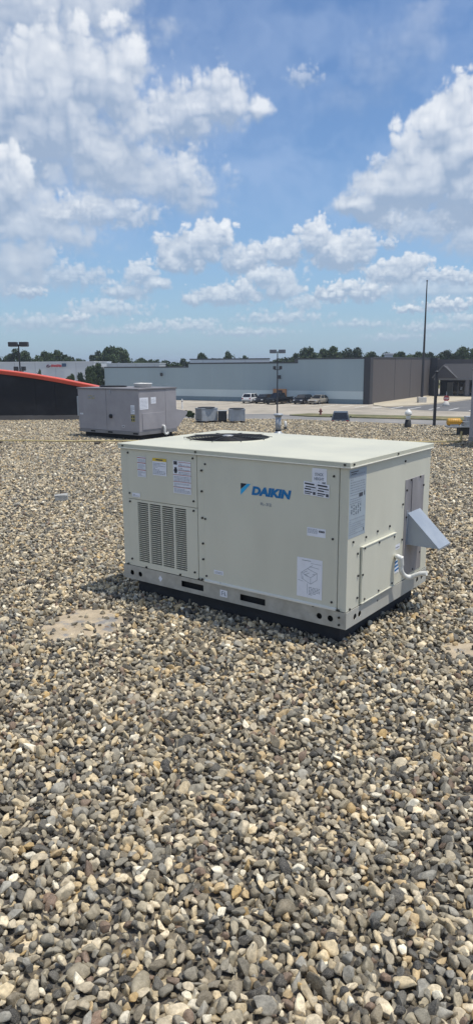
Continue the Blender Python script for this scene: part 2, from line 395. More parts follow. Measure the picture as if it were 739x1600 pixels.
def seen(margin):
    def k(x, y):
        return (np.abs(x) < .345 * y + margin) & (y < np.interp(x, ex, ey) - .03)
    return k
near = poisson(-5, 5, .9, 9.0, .0235, lambda x, y: seen(1.3)(x, y) & (y < 8.9))
under = poisson(-5, 5, .9, 9.0, .0268, lambda x, y: seen(1.3)(x, y) & (y < 8.9))
far = poisson(-9.8, 9.8, 8.9, 23.2, .0278, seen(1.3))
pts = np.concatenate([near, under, far])
lay = np.concatenate([np.zeros(len(near)), np.ones(len(under)), np.full(len(far), 2)])
N = len(pts)
zz = np.where(lay == 0, rng.uniform(.008, .027, N), np.where(lay == 1, rng.uniform(-.006, .006, N), rng.uniform(.002, .016, N)))
size = np.exp(rng.normal(0, .30, N)) * np.where(lay == 2, .0182, np.where(lay == 1, .0170, .0157))
size = np.clip(size, .008, .034)
sc3 = size[:, None] * rng.uniform(.85, 1.15, (N, 3))
rot = np.stack([rng.normal(0, .75, N), rng.normal(0, .75, N), rng.uniform(0, 6.28, N)], 1)
idx = rng.integers(0, 16, N)
# unit footprint and bare silt patches
UYAW = -0.645768; UL, UW = 1.899, 1.236
UFR = Vector((.6599, 4.1193, .10))
ux, uy = Vector((math.cos(UYAW), math.sin(UYAW), 0)), Vector((-math.sin(UYAW), math.cos(UYAW), 0))
UO = UFR - ux * UL
lx = (pts[:, 0] - UO.x) * ux.x + (pts[:, 1] - UO.y) * ux.y; ly = (pts[:, 0] - UO.x) * uy.x + (pts[:, 1] - UO.y) * uy.y
keep = ~((lx > .08) & (lx < UL - .08) & (ly > .08) & (ly < UW - .08))
zz -= np.where((lx > .03) & (lx < UL - .03) & (ly > .03) & (ly < UW - .03), .006, 0)
def patch_field(px, py, rx, ry):
    c = gp(px, py); e1 = gp(px + rx, py); e2 = gp(px, py - ry)
    return c, abs(e1.x - c.x), abs(e2.y - c.y)
PATCHES = [patch_field(132, 976, 62, 25), patch_field(728, 1017, 40, 13)]
from mathutils import noise as mnoise
for c, ra, rb_ in PATCHES:
    q = np.sqrt(((pts[:, 0] - c.x) / ra) ** 2 + ((pts[:, 1] - c.y) / rb_) ** 2)
    for i in np.nonzero(q < 1.7)[0]:
        e = q[i] + .75 * mnoise.noise(Vector((pts[i, 0] * 9, pts[i, 1] * 9, 0)))
        if e < .95 and rng.random() > (.12 + .6 * max(0, e - .35)): keep[i] = False
        elif e < 1.25 and rng.random() < .4: keep[i] = False
pts, zz, sc3, rot, idx, lay = pts[keep], zz[keep], sc3[keep], rot[keep], idx[keep], lay[keep]
# the three hundred pebbles that show largest are objects of their own
dv = np.stack([pts[:, 0], pts[:, 1], zz - EYE], 1)
dep = dv @ np.array(FW); uu = F * (dv @ np.array(RR)) / dep; ww = -F * (dv @ np.array(UU)) / dep
infr = (np.abs(uu) < 372) & (ww < 806) & (lay == 0)
cand = np.nonzero(infr)[0]; cand = cand[np.argsort(dep[cand])][:300]
for k in cand:
    o = link('pebble', PEB[idx[k]], roof, (pts[k, 0], pts[k, 1], zz[k]), tuple(rot[k])); o.scale = tuple(sc3[k])
mask = np.ones(len(pts), bool); mask[cand] = False
pts, zz, sc3, rot, idx = pts[mask], zz[mask], sc3[mask], rot[mask], idx[mask]
gm = bpy.data.meshes.new('gravel')
gm.vertices.add(len(pts)); gm.vertices.foreach_set('co', np.column_stack([pts, zz]).astype(np.float32).ravel())
for nm, arr in (('rot', rot), ('scl', sc3)):
    gm.attributes.new(nm, 'FLOAT_VECTOR', 'POINT').data.foreach_set('vector', arr.astype(np.float32).ravel())
gm.attributes.new('idx', 'INT', 'POINT').data.foreach_set('value', idx.astype(np.int32))
gm.materials.append(M_stone); gm.update()
gravel = link('gravel', gm); gravel['kind'] = 'stuff'
gravel['label'] = 'loose grey and tan river gravel covering the flat roof'
gravel['category'] = 'gravel'
stones = bpy.data.collections.new('stone_shapes')
for i, me in enumerate(PEB): stones.objects.link(bpy.data.objects.new('stone_%02d' % i, me))
gn = bpy.data.node_groups.new('scatter_gravel', 'GeometryNodeTree')
gn.interface.new_socket('Geometry', in_out='INPUT', socket_type='NodeSocketGeometry')
gn.interface.new_socket('Geometry', in_out='OUTPUT', socket_type='NodeSocketGeometry')
t = NT(gn); a, z = t.n('NodeGroupInput'), t.n('NodeGroupOutput')
ci = t.n('GeometryNodeCollectionInfo'); ci.inputs['Collection'].default_value = stones; ci.inputs['Separate Children'].default_value = True; ci.inputs['Reset Children'].default_value = True
ip = t.n('GeometryNodeInstanceOnPoints'); ip.inputs['Pick Instance'].default_value = True
def attr(nm, ty):
    nd = t.n('GeometryNodeInputNamedAttribute', data_type=ty); nd.inputs[0].default_value = nm
    return nd.outputs['Attribute']
t.put(ip.inputs['Points'], a.outputs[0]); t.put(ip.inputs['Instance'], ci.outputs[0]); t.put(ip.inputs['Instance Index'], attr('idx', 'INT'))
e2r = t.n('FunctionNodeEulerToRotation'); t.put(e2r.inputs[0], attr('rot', 'FLOAT_VECTOR')); t.put(ip.inputs['Rotation'], e2r.outputs[0])
t.put(ip.inputs['Scale'], attr('scl', 'FLOAT_VECTOR')); t.put(z.inputs[0], ip.outputs[0])
gravel.modifiers.new('scatter', 'NODES').node_group = gn
M_silt = pbr('dried_silt', (.45, .37, .26), .95, var=.25, scale=7, bump=.8, bscale=55, col2=(.25, .24, .225), c2lo=.52, c2hi=.62)
for c, ra, rb_ in PATCHES:
    mb = MB(); ring = []
    for k in range(40):
        th = 2 * math.pi * k / 40; q = 1.12 + .22 * mnoise.noise(Vector((math.cos(th) * 2 + c.x, math.sin(th) * 2, 3)))
        ring.append((c.x + ra * q * math.cos(th), c.y + rb_ * q * math.sin(th), -.006))
    mid_ = [((x - c.x) * .72 + c.x, (y - c.y) * .72 + c.y, .010) for x, y, z in ring]
    mb.add([(c.x, c.y, .013)] + mid_ + ring, [(0, 1 + k, 1 + (k + 1) % 40) for k in range(40)] + [(1 + k, 41 + k, 41 + (k + 1) % 40, 1 + (k + 1) % 40) for k in range(40)], True)
    struct(mb.build('silt_patch', M_silt))

# ------------------------------------------------------------------ the new rooftop unit
M_paint = pbr('beige_enamel_lifted', (.645, .635, .53), .45, var=.05, scale=3.0, stretch=(1, 1, .35), rvar=.06, bump=.10, bscale=2.2)  # panel enamel painted lighter than the lid to lift its shaded faces
M_lid = pbr('beige_enamel_sun_toned', (.565, .56, .455), .5, var=.05, scale=2.5, rvar=.08, bump=.05, bscale=7, col2=(.46, .455, .40), c2lo=.55, c2hi=.75, spec=.35)  # same enamel, kept darker in colour for the sunlit top
M_galv = pbr('galvanised_steel', (.44, .435, .395), .5, metal=.2, var=.16, scale=12, col2=(.41, .405, .37), c2lo=.45, c2hi=.55)
M_hood = pbr('hood_steel', (.34, .38, .43), .42, metal=.2, var=.06, scale=6)
M_alu = pbr('dull_panel', (.33, .315, .325), .55, metal=.3, var=.16, scale=9, stretch=(1, 1, .25))
M_dark = pbr('dark_inside', (.016, .017, .019), .85)
M_curb = pbr('curb_membrane', (.035, .036, .040), .85, var=.3, scale=6, bump=.3, bscale=20)
M_screw = pbr('screw_heads', (.045, .045, .042), .6, metal=.3)
M_seam = pbr('panel_core', (.10, .10, .09), .7)
M_pvc = pbr('white_pvc', (.74, .74, .70), .4, var=.05)
M_paper = pbr('label_paper', (.80, .82, .88), .55, var=.04, scale=20)
M_plate = pbr('data_plate', (.36, .42, .47), .5, var=.06, scale=14)
M_ink = pbr('label_ink', (.05, .055, .07), .7)
M_inkpale = pbr('label_ink_pale', (.26, .29, .34), .7)
M_red = pbr('label_red', (.38, .07, .05), .6)
M_yel = pbr('label_yellow', (.72, .52, .06), .6)
M_blue = pbr('logo_blue', (.005, .165, .42), .5, var=.03)
M_cyan = pbr('logo_cyan', (.03, .42, .78), .5, var=.03)
M_navy = pbr('logo_navy', (.012, .018, .035), .5)
M_wire = pbr('guard_wire', (.03, .032, .036), .55, metal=.4)
M_blade = pbr('fan_blade', (.35, .36, .37), .45, metal=.5)

unit = thing('rooftop_air_conditioner', 'new beige packaged rooftop unit with blue brand lettering on its service panel', 'air conditioner',
             (UO.x, UO.y, .03), UYAW)
CAMV = Vector((0, 0, EYE))
def loc(p): q = p - Vector((UO.x, UO.y, .03)); return Vector((q.dot(ux), q.dot(uy), q.z))
CL = loc(CAMV)
def fr(px, py, y0=0.0):                 # photo pixel -> (x, z) on the front face
    d = ray(px, py); t = (y0 - CL.y) / d.dot(uy); p = loc(CAMV + d * t); return p.x, p.z
def sd(px, py, x0=None):                # photo pixel -> (y, z) on the end face
    d = ray(px, py); t = ((UL if x0 is None else x0) - CL.x) / d.dot(ux); p = loc(CAMV + d * t); return p.y, p.z
ZB, ZR, ZT, ZL = .10, .207, 1.10, 1.135

def plate(mb, T, u0, u1, v0, v1, rects=(), circs=(), th=.004, nseg=16):
    """flat plate in (u,v) with rectangular and round holes; T(u,v,n) places it, n = height off the face"""
    cells = list(rects) + [(c[0] - c[2] * 1.15, c[1] - c[2] * 1.15, c[0] + c[2] * 1.15, c[1] + c[2] * 1.15) for c in circs]
    us = sorted({u0, u1, *[q for r in cells for q in (r[0], r[2])]}); vs_ = sorted({v0, v1, *[q for r in cells for q in (r[1], r[3])]})
    for i in range(len(us) - 1):
        for j in range(len(vs_) - 1):
            a, b, c, d = us[i], vs_[j], us[i + 1], vs_[j + 1]
            mu, mv = (a + c) / 2, (b + d) / 2
            if any(r[0] < mu < r[2] and r[1] < mv < r[3] for r in cells): continue
            mb.add([T(a, b, 0), T(c, b, 0), T(c, d, 0), T(a, d, 0)], [(0, 1, 2, 3)])
    def wall(loop, flip=False):
        n = len(loop)
        mb.add([T(u, v, 0) for u, v in loop] + [T(u, v, -th) for u, v in loop], [(i, (i + 1) % n, n + (i + 1) % n, n + i) if flip else (n + i, n + (i + 1) % n, (i + 1) % n, i) for i in range(n)])
    wall([(u0, v0), (u1, v0), (u1, v1), (u0, v1)])
    for r in rects: wall([(r[0], r[1]), (r[2], r[1]), (r[2], r[3]), (r[0], r[3])], True)
    for (cu, cv, r) in circs:
        s = r * 1.15; cir, sq = [], []
        for k in range(nseg):
            th_ = 2 * math.pi * k / nseg; c_, s_ = math.cos(th_), math.sin(th_); q = s / max(abs(c_), abs(s_))
            cir.append((cu + r * c_, cv + r * s_)); sq.append((cu + q * c_, cv + q * s_))
        mb.add([T(*p, 0) for p in cir] + [T(*p, 0) for p in sq], [(i, nseg + i, nseg + (i + 1) % nseg, (i + 1) % nseg) for i in range(nseg)])
        wall(cir, True)
    return mb
FT = lambda y=0.0: (lambda u, v, n: (u, y - n, v))           # front face
ST = lambda x=None: (lambda u, v, n: ((UL if x is None else x) + n, u, v))   # end face

MB().bbox(.07, UL - .07, .07, UW - .07, -.05, ZB + .02, .006).build('roof_curb', M_curb, unit)
# base rail with lifting slots and round openings
s1 = fr(284.6, 912) + fr(319, 926); s2 = fr(376, 933.5) + fr(415, 950)
def slot(a): return (a[0], .133, a[2], .178)
hol = [(*fr(208, 895.5), .021), (*fr(220.5, 898), .021), (*fr(499, 964.4), .021), (*fr(516.3, 968.5), .021)]
hol = [(h[0], .152, .020) for h in hol]
rail = plate(MB(), FT(-.006), -.006, UL + .006, ZB, ZR, [slot(s1), slot(s2)], hol).build('base_rail', M_galv, unit)
hs = [(sd(552.8, 966.9)[0], .152, .020), (sd(560, 963.6)[0], .152, .020), (sd(649.9, 905.8)[0], .152, .020), (sd(656, 903)[0] + .01, .152, .020)]
plate(MB(), ST(UL + .006), -.0055, UW + .006, ZB, ZR, [], hs).build('base_rail', pbr('rail_enamel', (.46, .455, .41), .45, var=.06, scale=6), unit)
MB().box(-.006, UL + .006, UW + .001, UW + .006, ZB, ZR).build('base_rail', M_galv, unit)
MB().box(-.0065, -.002, -.0055, UW, ZB, ZR).build('base_rail', M_galv, unit)
MB().box(.03, UL - .03, .03, UW - .03, ZB + .004, ZR - .002).build('rail_cavity', M_dark, unit)
# core and enamelled panels
core = MB(); core.box(.055, UL - .02, .055, UW - .01, ZR, ZT - .002); core.build('cabinet_core', M_seam, unit)
xl, xm, xs, xr = .070, .737, .800, 1.838
zsplit = .725
def panel(name, x0, x1, z0, z1, y=0.0, mat=M_paint, parent=unit):
    return MB().bbox(x0, x1, y, y + .016, z0, z1, .003).build(name, mat, parent)
panel('corner_post', 0, xl - .002, ZR + .002, ZT)
up = panel('access_panel', xl + .001, xm - .001, zsplit + .002, ZT, -.004)
panel('post', xm + .0015, xs - .0015, ZR + .002, ZT, 0)
main = panel('service_panel', xs + .001, xr - .001, ZR + .016, ZT, -.006)
MB().prism([(xs + .001, -.002, ZR + .024), (xs + .001, -.020, ZR + .015), (xs + .001, -.020, ZR + .006), (xs + .001, -.002, ZR + .006)], (xr - xs - .002, 0, 0)).build('panel_lip', pbr('edge_highlight', (.72, .70, .62), .35, var=.05), main)  # pale tone: the lip's bright highlight is put into its colour
panel('corner_post', xr + .002, UL - .0005, ZR + .002, ZT)
MB().box(.0, .010, .017, UW, ZR + .002, ZT).build('end_panel', M_paint, unit)
MB().box(.011, UL - .012, UW - .008, UW, ZR + .002, ZT).build('rear_panel', M_paint, unit)
# louvred condenser panel: four columns of slats
cols = []
for a, b in (((215.6, 785), (232, 787)), ((234.4, 787), (251.4, 789)), ((253.5, 790), (271, 792)), ((273.8, 793), (291.2, 795))):
    cols.append((fr(*a)[0], fr(*b)[0]))
zl0, zl1 = .250, .706
lv = plate(MB(), FT(-.003), xl + .001, xm - .001, ZR + .004, zsplit - .001, [(a, zl0, b, zl1) for a, b in cols], [], .012).build('louver_panel', M_paint, unit)
MB().box(xl + .02, xm - .02, .046, .052, ZR + .02, zsplit - .01).build('louver_backing', M_dark, lv)  # near-black backing: the shade behind the slats is put into its colour
nrow = 30; pit = (zl1 - zl0) / nrow
wcol = sum(b - a for a, b in cols) / 4
slat = MB(); slat.box(-.002, wcol + .002, -.002, .008, 0, pit * .36)
slatm = slat.mesh('louver_slat', M_paint)
for a, b in cols:
    for k in range(nrow):
        o = link('louver_slat', slatm, lv, (a + (b - a - wcol) / 2, -.0008, zl0 + pit * k))
# end face: sheet, door, intake panel
intake = (sd(633, 750)[0], .235, sd(661.6, 741.5)[0], .920)
endp = plate(MB(), ST(), .0012, UW, ZR + .002, ZT, [(intake[0] + .01, intake[1] + .01, intake[2] - .01, intake[3] - .01)], [], .012).build('end_panel', M_paint, unit)
dy0, dy1, dz0, dz1 = .172, .655, .226, .582
door = MB().bbox(UL + .002, UL + .016, dy0, dy1, dz0, dz1, .0035).build('access_door', M_paint, endp)
MB().bbox(UL + .001, UL + .020, dy0 - .004, dy1 + .004, dz1, dz1 + .008, .002).build('door_flange', M_paint, door)
MB().bbox(UL + .001, UL + .022, dy0 - .002, dy1 + .002, dz0 - .008, dz0, .002).build('door_flange', M_paint, door)
plate(MB(), ST(UL + .004), intake[0], intake[2], intake[1], intake[3], [], [], .004).build('intake_panel', M_alu, unit)
MB().box(UL - .017, UL - .014, intake[0], intake[2], .24, .90).build('intake_screen', M_alu, unit)
MB().bbox(UL + .0045, UL + .010, intake[0] + .10, intake[0] + .112, .69, .915, .002).build('panel_rib', M_alu, unit)
# weather hood: two cheeks, sloping top, lip
hy0, hy1, hzt, hzb, hx = .862, 1.072, .685, .464, 2.135
hood = MB(); hood.add([(UL + .005, hy0, hzt), (UL + .005, hy1, hzt), (hx, hy1, hzb), (hx, hy0, hzb)], [(0, 3, 2, 1)])
hood.add([(UL + .005, hy0, hzt - .006), (UL + .005, hy1, hzt - .006), (hx - .006, hy1, hzb), (hx - .006, hy0, hzb)], [(0, 1, 2, 3)])
ho = hood.build('intake_hood', M_hood, unit)
for yy, s in ((hy0, 1), (hy1 - .003, 1)):
    MB().prism([(UL + .005, yy, hzt - .002), (UL + .005, yy, hzb), (hx - .003, yy, hzb)], (0, .003, 0)).build('hood_cheek', M_hood, ho)
MB().bbox(UL + .005, hx, hy0 - .002, hy0 + .008, hzb - .004, hzb + .004, .001).build('hood_lip', M_hood, ho)
MB().bbox(UL + .0045, UL + .007, hy0 - .02, hy0 - .001, hzb - .005, hzt + .02, .0008).build('hood_flange', M_hood, ho)
MB().bbox(hx - .004, hx + .004, hy0 - .001, hy1 + .001, hzb - .012, hzb + .002, .001).build('hood_lip', M_hood, ho)
# lid with fan opening
def lid(x0, x1, y0, y1, z0, z1, cx, cy, r, n=72):
    mb = MB(); cir, sq = [], []
    angs = sorted([2 * math.pi * k / n for k in range(n)] + [math.atan2(yy - cy, xx - cx) % (2 * math.pi) for xx in (x0, x1) for yy in (y0, y1)])
    for th in angs:
        c_, s_ = math.cos(th), math.sin(th)
        q = min(((x1 - cx) / c_ if c_ > 1e-9 else (x0 - cx) / c_ if c_ < -1e-9 else 1e9), ((y1 - cy) / s_ if s_ > 1e-9 else (y0 - cy) / s_ if s_ < -1e-9 else 1e9))
        cir.append((cx + r * c_, cy + r * s_)); sq.append((cx + q * c_, cy + q * s_))
    n = len(angs); b = .004
    ins = [(min(max(x, x0 + b), x1 - b), min(max(y, y0 + b), y1 - b)) for x, y in sq]
    rings = [[(x, y, z1 - .03) for x, y in cir], [(x, y, z1 + .006) for x, y in cir],
             [(cx + (x - cx) * 1.03, cy + (y - cy) * 1.03, z1 + .008) for x, y in cir], [(cx + (x - cx) * 1.07, cy + (y - cy) * 1.07, z1) for x, y in cir],
             [(x, y, z1) for x, y in ins], [(x, y, z1 - b) for x, y in sq], [(x, y, z0) for x, y in sq]]
    vs_ = [p for rg in rings for p in rg]
    mb.add(vs_, [(i * n + k, i * n + (k + 1) % n, (i + 1) * n + (k + 1) % n, (i + 1) * n + k)[::-1] for i in range(len(rings) - 1) for k in range(n)])
    return mb
FCX, FCY, FR = .455, .715, .325
ld = lid(-.012, UL + .014, -.014, UW + .012, ZT + .002, ZL, FCX, FCY, FR).build('lid', M_lid, unit)
lip = MB(); lip.bbox(-.006, UL + .018, -.020, -.010, ZT - .001, ZT + .005, .0015); lip.bbox(UL + .010, UL + .020, -.020, UW + .01, ZT - .001, ZT + .005, .0015)
lip.build('lid_lip', pbr('edge_highlight', (.72, .70, .62), .35, var=.05), ld)  # same painted highlight along the lid's lower edge
MB().lathe([(FR + .002, ZL - .30), (FR + .002, ZL - .028)], 48, (FCX, FCY, 0)).build('fan_well', M_dark, ld)
fan = MB()
for k in range(3):
    th = 2.1 * k + .5; c_, s_ = math.cos(th), math.sin(th); rowsv = []
    for j in range(6):
        rr = .06 + j * .048; wv = .06 + .02 * j
        for q in (-1, -.3, .4, 1):
            a = q * wv / rr * .8; rowsv.append((FCX + rr * math.cos(th + a), FCY + rr * math.sin(th + a), ZL - .14 + q * .035))
    fan.add(rowsv, [(j * 4 + q, j * 4 + q + 1, j * 4 + q + 5, j * 4 + q + 4) for j in range(5) for q in range(3)], True)
fan.lathe([(.0, -.17), (.06, -.17), (.06, -.11), (.045, -.09), (.0, -.09)], 20, (FCX, FCY, ZL)); fan.build('fan', M_blade, unit)
gd = MB()
for k in range(13):
    r = .035 + k * .0245; gd.tube([(FCX + r * math.cos(2 * math.pi * q / 40), FCY + r * math.sin(2 * math.pi * q / 40), ZL + .014 - .010 * (k / 12) ** 2) for q in range(41)], .0026, 5, False)
for k in range(10):
    th = 2 * math.pi * k / 10; gd.tube([(FCX + r * math.cos(th), FCY + r * math.sin(th), ZL + .018 - .010 * (r / .33) ** 2) for r in (.03, .12, .22, .345)], .0032, 5)
gdo = gd.build('fan_guard', M_wire, unit)
MB().lathe([(0, .014), (.045, .014), (.045, .020), (.03, .024), (0, .024)], 20, (FCX, FCY, ZL)).build('guard_hub', M_blade, gdo)
# motor bracket strap across the well, light coloured
MB().bbox(FCX - .018, FCX + .018, FCY - FR, FCY + .0, ZL - .06, ZL - .045, .003).build('motor_bracket', M_blade, unit)
# condensate trap
tp = []
for px, py, off in ((618, 870.5, 0.0), (620.5, 869.5, .045), (625, 873, .062), (626, 882, .062), (626, 890, .063), (628.5, 896.5, .066), (634, 901, .078), (641, 901.5, .10), (648, 899, .13), (656, 896.5, .165), (666, 896, .21)):
    y, z = sd(px, py, UL + off); tp.append(Vector((UL + off, y, z)))
def spline(p, k=5):
    out = []
    for i in range(len(p) - 1):
        a, b, c, d = p[max(i - 1, 0)], p[i], p[i + 1], p[min(i + 2, len(p) - 1)]
        for j in range(k):
            t_ = j / k; out.append(.5 * ((2 * b) + (c - a) * t_ + (2 * a - 5 * b + 4 * c - d) * t_ ** 2 + (3 * b - a - 3 * c + d) * t_ ** 3))
    return out + [p[-1]]
tpo = MB().tube(spline(tp), .0165, 14).build('condensate_pipe', M_pvc, unit)
MB().tube([tp[2] + Vector((0, 0, .012)), tp[3] + Vector((0, 0, -.004))], .0205, 14).build('pipe_collar', M_pvc, tpo)
y0, z0 = sd(612.5, 886); cv = MB()
cv.box(UL + .001, UL + .0025, y0, y0 + .10, z0 - .055, z0 + .035); lab = cv.build('drain_label', M_paper, unit)
bl = MB()
for k in range(3):
    zz_ = z0 + .018 - k * .028
    bl.add([(UL + .0035, y0, zz_ - .007), (UL + .0035, y0 + .10, zz_ - .007 + .012), (UL + .0035, y0 + .10, zz_ + .007 + .012), (UL + .0035, y0, zz_ + .007)], [(0, 1, 2, 3)])
bl.build('blue_stripes', M_blue, lab)
# screws
scr = MB()
def screw_f(px, py, y=-.006):
    x, z = fr(px, py); scr.tube([(x, y + .004, z), (x, y - .005, z)], .0075, 8)
def screw_s(px, py, o=.002):
    y, z = sd(px, py); scr.tube([(UL + o - .004, y, z), (UL + o + .005, y, z)], .0075, 8)
for p in [(201, 707), (302, 716), (204, 770), (303.5, 783), (204.5, 783), (303.5, 798), (208, 872.5), (305.5, 894), (321.5, 725), (315.5, 735), (316, 767.5), (317, 809), (322, 810.5),
          (318, 849), (318.5, 873.5), (324, 899.5), (522.5, 744), (520.5, 842), (518.5, 940.5)]: screw_f(*p)
for p in [(310.5, 709), (312, 904.5), (202, 880), (230, 886), (283, 897.5), (317, 904.8), (346, 911.5), (415, 928), (490, 946), (529, 953.5), (530, 964.5), (530, 976)]: screw_f(*p, -.008)
for p in [(551, 847), (571, 839), (589, 830), (608, 822), (558, 865), (558.5, 899.5), (557, 934), (632.5, 720.5), (628.5, 788), (627, 843), (545.5, 952), (588, 938), (609, 914), (643, 889), (654, 862)]: screw_s(*p)
for p in [(566, 856), (588.5, 847), (612, 838), (613, 871), (562.5, 897.5), (565, 935), (587, 922), (608, 910.5)]: screw_s(*p, .016)
for p in [(641, 749.5), (655, 744.5), (660, 757.5), (634, 766), (633, 808)]: screw_s(*p, .006)
scr.tube([(UL - .02, -.012, ZL - .016), (UL - .02, -.022, ZL - .016)], .007, 8); scr.tube([(UL + .012, .03, ZL - .016), (UL + .021, .03, ZL - .016)], .007, 8)
scr.tube([(UL + .012, .64, ZL - .016), (UL + .021, .64, ZL - .016)], .007, 8); scr.tube([(.74, -.012, ZL - .016), (.74, -.022, ZL - .016)], .007, 8); scr.tube([(.04, -.012, ZL - .016), (.04, -.022, ZL - .016)], .007, 8)
so_ = scr.build('screws', M_screw, unit); so_['kind'] = 'stuff'
# stickers
def rectT(T, u0, v0, u1, v1, n=0.0): return [T(u0, v0, n), T(u1, v0, n), T(u1, v1, n), T(u0, v1, n)]
def sticker(name, T, u0, v0, u1, v1, mat, prints, off=.0075, skew=0.0, parent=unit):
    """prints: list of (material, [(a,b,c,d) in 0..1 of the sticker])"""
    TT = lambda u, v, n: T(u, v + skew * (u - u0), n)
    mb = MB(); mb.add(rectT(TT, u0, v0, u1, v1, off), [(0, 1, 2, 3)]); st = mb.build(name, mat, parent)
    for q, (mt, rs) in enumerate(prints):
        mb = MB()
        for (a, b, c, d) in rs:
            mb.add(rectT(TT, u0 + a * (u1 - u0), v0 + b * (v1 - v0), u0 + c * (u1 - u0), v0 + d * (v1 - v0), off + .0006 + .0004 * q), [(0, 1, 2, 3)])
        mb.build('print', mt, st)['kind'] = 'stuff'
    return st
def lines(x0, x1, y0, y1, n, fill=.45, seed=1, ragged=.35):
    r = random.Random(seed); h = (y1 - y0) / n
    return [(x0, y0 + k * h, x1 - (x1 - x0) * ragged * r.random(), y0 + k * h + h * fill) for k in range(n)]
def words(x0, x1, y0, y1, n, fill=.5, seed=1):
    r = random.Random(seed); h = (y1 - y0) / n; out = []
    for k in range(n):
        x = x0
        while x < x1 - .02:
            wd = min(r.uniform(.03, .14), x1 - x); out.append((x, y0 + k * h, x + wd, y0 + k * h + h * fill)); x += wd + .025
            if r.random() < .06: break
    return out
def box_px(a, b):                        # sticker rectangle on the front face from two photo corners
    (x0, z1), (x1, z0) = fr(*a), fr(*b); return x0, z0, x1, z1
FF = FT()
def upright(l, tp_, r, b, dx_dz=.0):
    x0 = fr(l, tp_)[0]; x1 = fr(r, tp_)[0]; z1 = fr((l + r) / 2, tp_)[1]; z0 = fr((l + r) / 2, b)[1]; return x0, z0, x1, z1
x0, z0, x1, z1 = upright(215.8, 713.5, 228.6, 745)
sticker('warning_label', FF, x0, z0, x1, z1, M_paper, [(M_red, [(0, .93, 1, .965), (0, .68, 1, .715), (0, .33, 1, .365)]), (M_inkpale, words(.08, .92, .05, .30, 5, .4, 2) + words(.08, .92, .40, .65, 5, .4, 3) + words(.08, .92, .75, .9, 3, .4, 4))])
x0, z0, x1, z1 = upright(239.5, 716, 261, 743)
sticker('caution_label', FF, x0, z0, x1, z1, M_paper, [(M_yel, [(0, .82, 1, 1)]), (M_ink, [(.25, .87, .75, .94)]), (M_inkpale, words(.06, .94, .08, .76, 9, .4, 5))])
x0, z0, x1, z1 = upright(271.5, 720.5, 299, 771.5)
sticker('warning_label', FF, x0, z0, x1, z1, M_paper, [(M_red, [(.3, .955, 1, .97), (.3, .83, 1, .845), (.3, .70, 1, .715), (0, .565, 1, .58), (0, .355, 1, .37), (0, .185, 1, .2)]),
        (M_ink, [(.04, .88, .24, .985), (.08, .62, .22, .80), (.05, .67, .25, .74)]), (M_inkpale, words(.05, .95, .03, .17, 4, .4, 6) + words(.05, .95, .21, .34, 4, .4, 7) + words(.05, .95, .385, .55, 4, .4, 8) + words(.32, .95, .6, .69, 2, .4, 9) + words(.32, .95, .73, .82, 2, .4, 10) + words(.32, .95, .86, .94, 2, .4, 11))])
x0, z0, x1, z1 = upright(208, 770, 220.3, 776.2)
sticker('small_label', FF, x0, z0, x1, z1, M_paper, [(M_inkpale, words(.1, .9, .2, .8, 2, .5, 12))])
x0, z0, x1, z1 = upright(335.5, 891, 350, 897.5)
sticker('small_label', FF, x0, z0, x1, z1, M_paper, [(M_inkpale, words(.1, .9, .2, .8, 2, .5, 13))])
x0, z0, x1, z1 = upright(480.5, 825, 509.5, 838.5)
sticker('maker_label', FF, x0, z0, x1, z1, M_paper, [(M_inkpale, words(.05, .58, .35, .92, 5, .45, 14)), (M_ink, [(.66, .55, .92, .60), (.66, .72, .92, .77), (.64, .57, .70, .75), (.88, .57, .94, .75), (.72, .61, .86, .70)])])
x0, z0, x1, z1 = upright(465, 872.5, 504.5, 934)
dg = [(.2, .93, .55, .945), (.55, .88, .95, .888)] + words(.48, .92, .08, .30, 6, .4, 15)
r_ = random.Random(5)
wire = [((.18, .62), (.42, .74)), ((.42, .74), (.80, .66)), ((.80, .66), (.55, .52)), ((.55, .52), (.18, .62)), ((.18, .62), (.20, .47)), ((.20, .47), (.55, .36)), ((.55, .36), (.55, .52)), ((.55, .36), (.80, .49)),
        ((.80, .49), (.80, .66)), ((.26, .62), (.42, .68)), ((.34, .58), (.5, .64)), ((.28, .58), (.44, .54)), ((.24, .53), (.24, .46)), ((.62, .6), (.72, .64)), ((.42, .74), (.62, .84)), ((.5, .80), (.88, .78)), ((.05, .42), (.25, .40)), ((.42, .36), (.42, .1))]
dl = sticker('diagram_label', FF, x0, z0, x1, z1, M_paper, [(M_inkpale, dg)])
mb = MB()
for (a, b), (c, d_) in wire:
    p, q = Vector((x0 + a * (x1 - x0), z0 + b * (z1 - z0))), Vector((x0 + c * (x1 - x0), z0 + d_ * (z1 - z0)))
    nn = (q - p).normalized(); nn = Vector((-nn.y, nn.x)) * .0011
    mb.add([(v.x, -.0086, v.y) for v in (p - nn, q - nn, q + nn, p + nn)], [(0, 1, 2, 3)])
mb.build('drawing', M_inkpale, dl)
def text(body, size, T, u, v, mat, parent, off, bold=0.0, shear=0.0, width=None, name='lettering'):
    cu = bpy.data.curves.new('lettering', 'FONT'); cu.body = body; cu.size = size; cu.offset = bold; cu.shear = shear; cu.resolution_u = 4
    tmp = bpy.data.objects.new('tmp_text', cu); COL.objects.link(tmp)
    dgp = bpy.context.evaluated_depsgraph_get(); me = bpy.data.meshes.new_from_object(tmp.evaluated_get(dgp))
    bpy.data.objects.remove(tmp)
    xs_ = [p.co.x for p in me.vertices]; x0_, wd = min(xs_), max(xs_) - min(xs_)
    k = 1.0 if width is None else width / wd
    for p in me.vertices: p.co = Vector(T(u + (p.co.x - x0_) * k, v + p.co.y, off))
    me.materials.clear(); me.materials.append(mat)
    return link(name, me, parent)
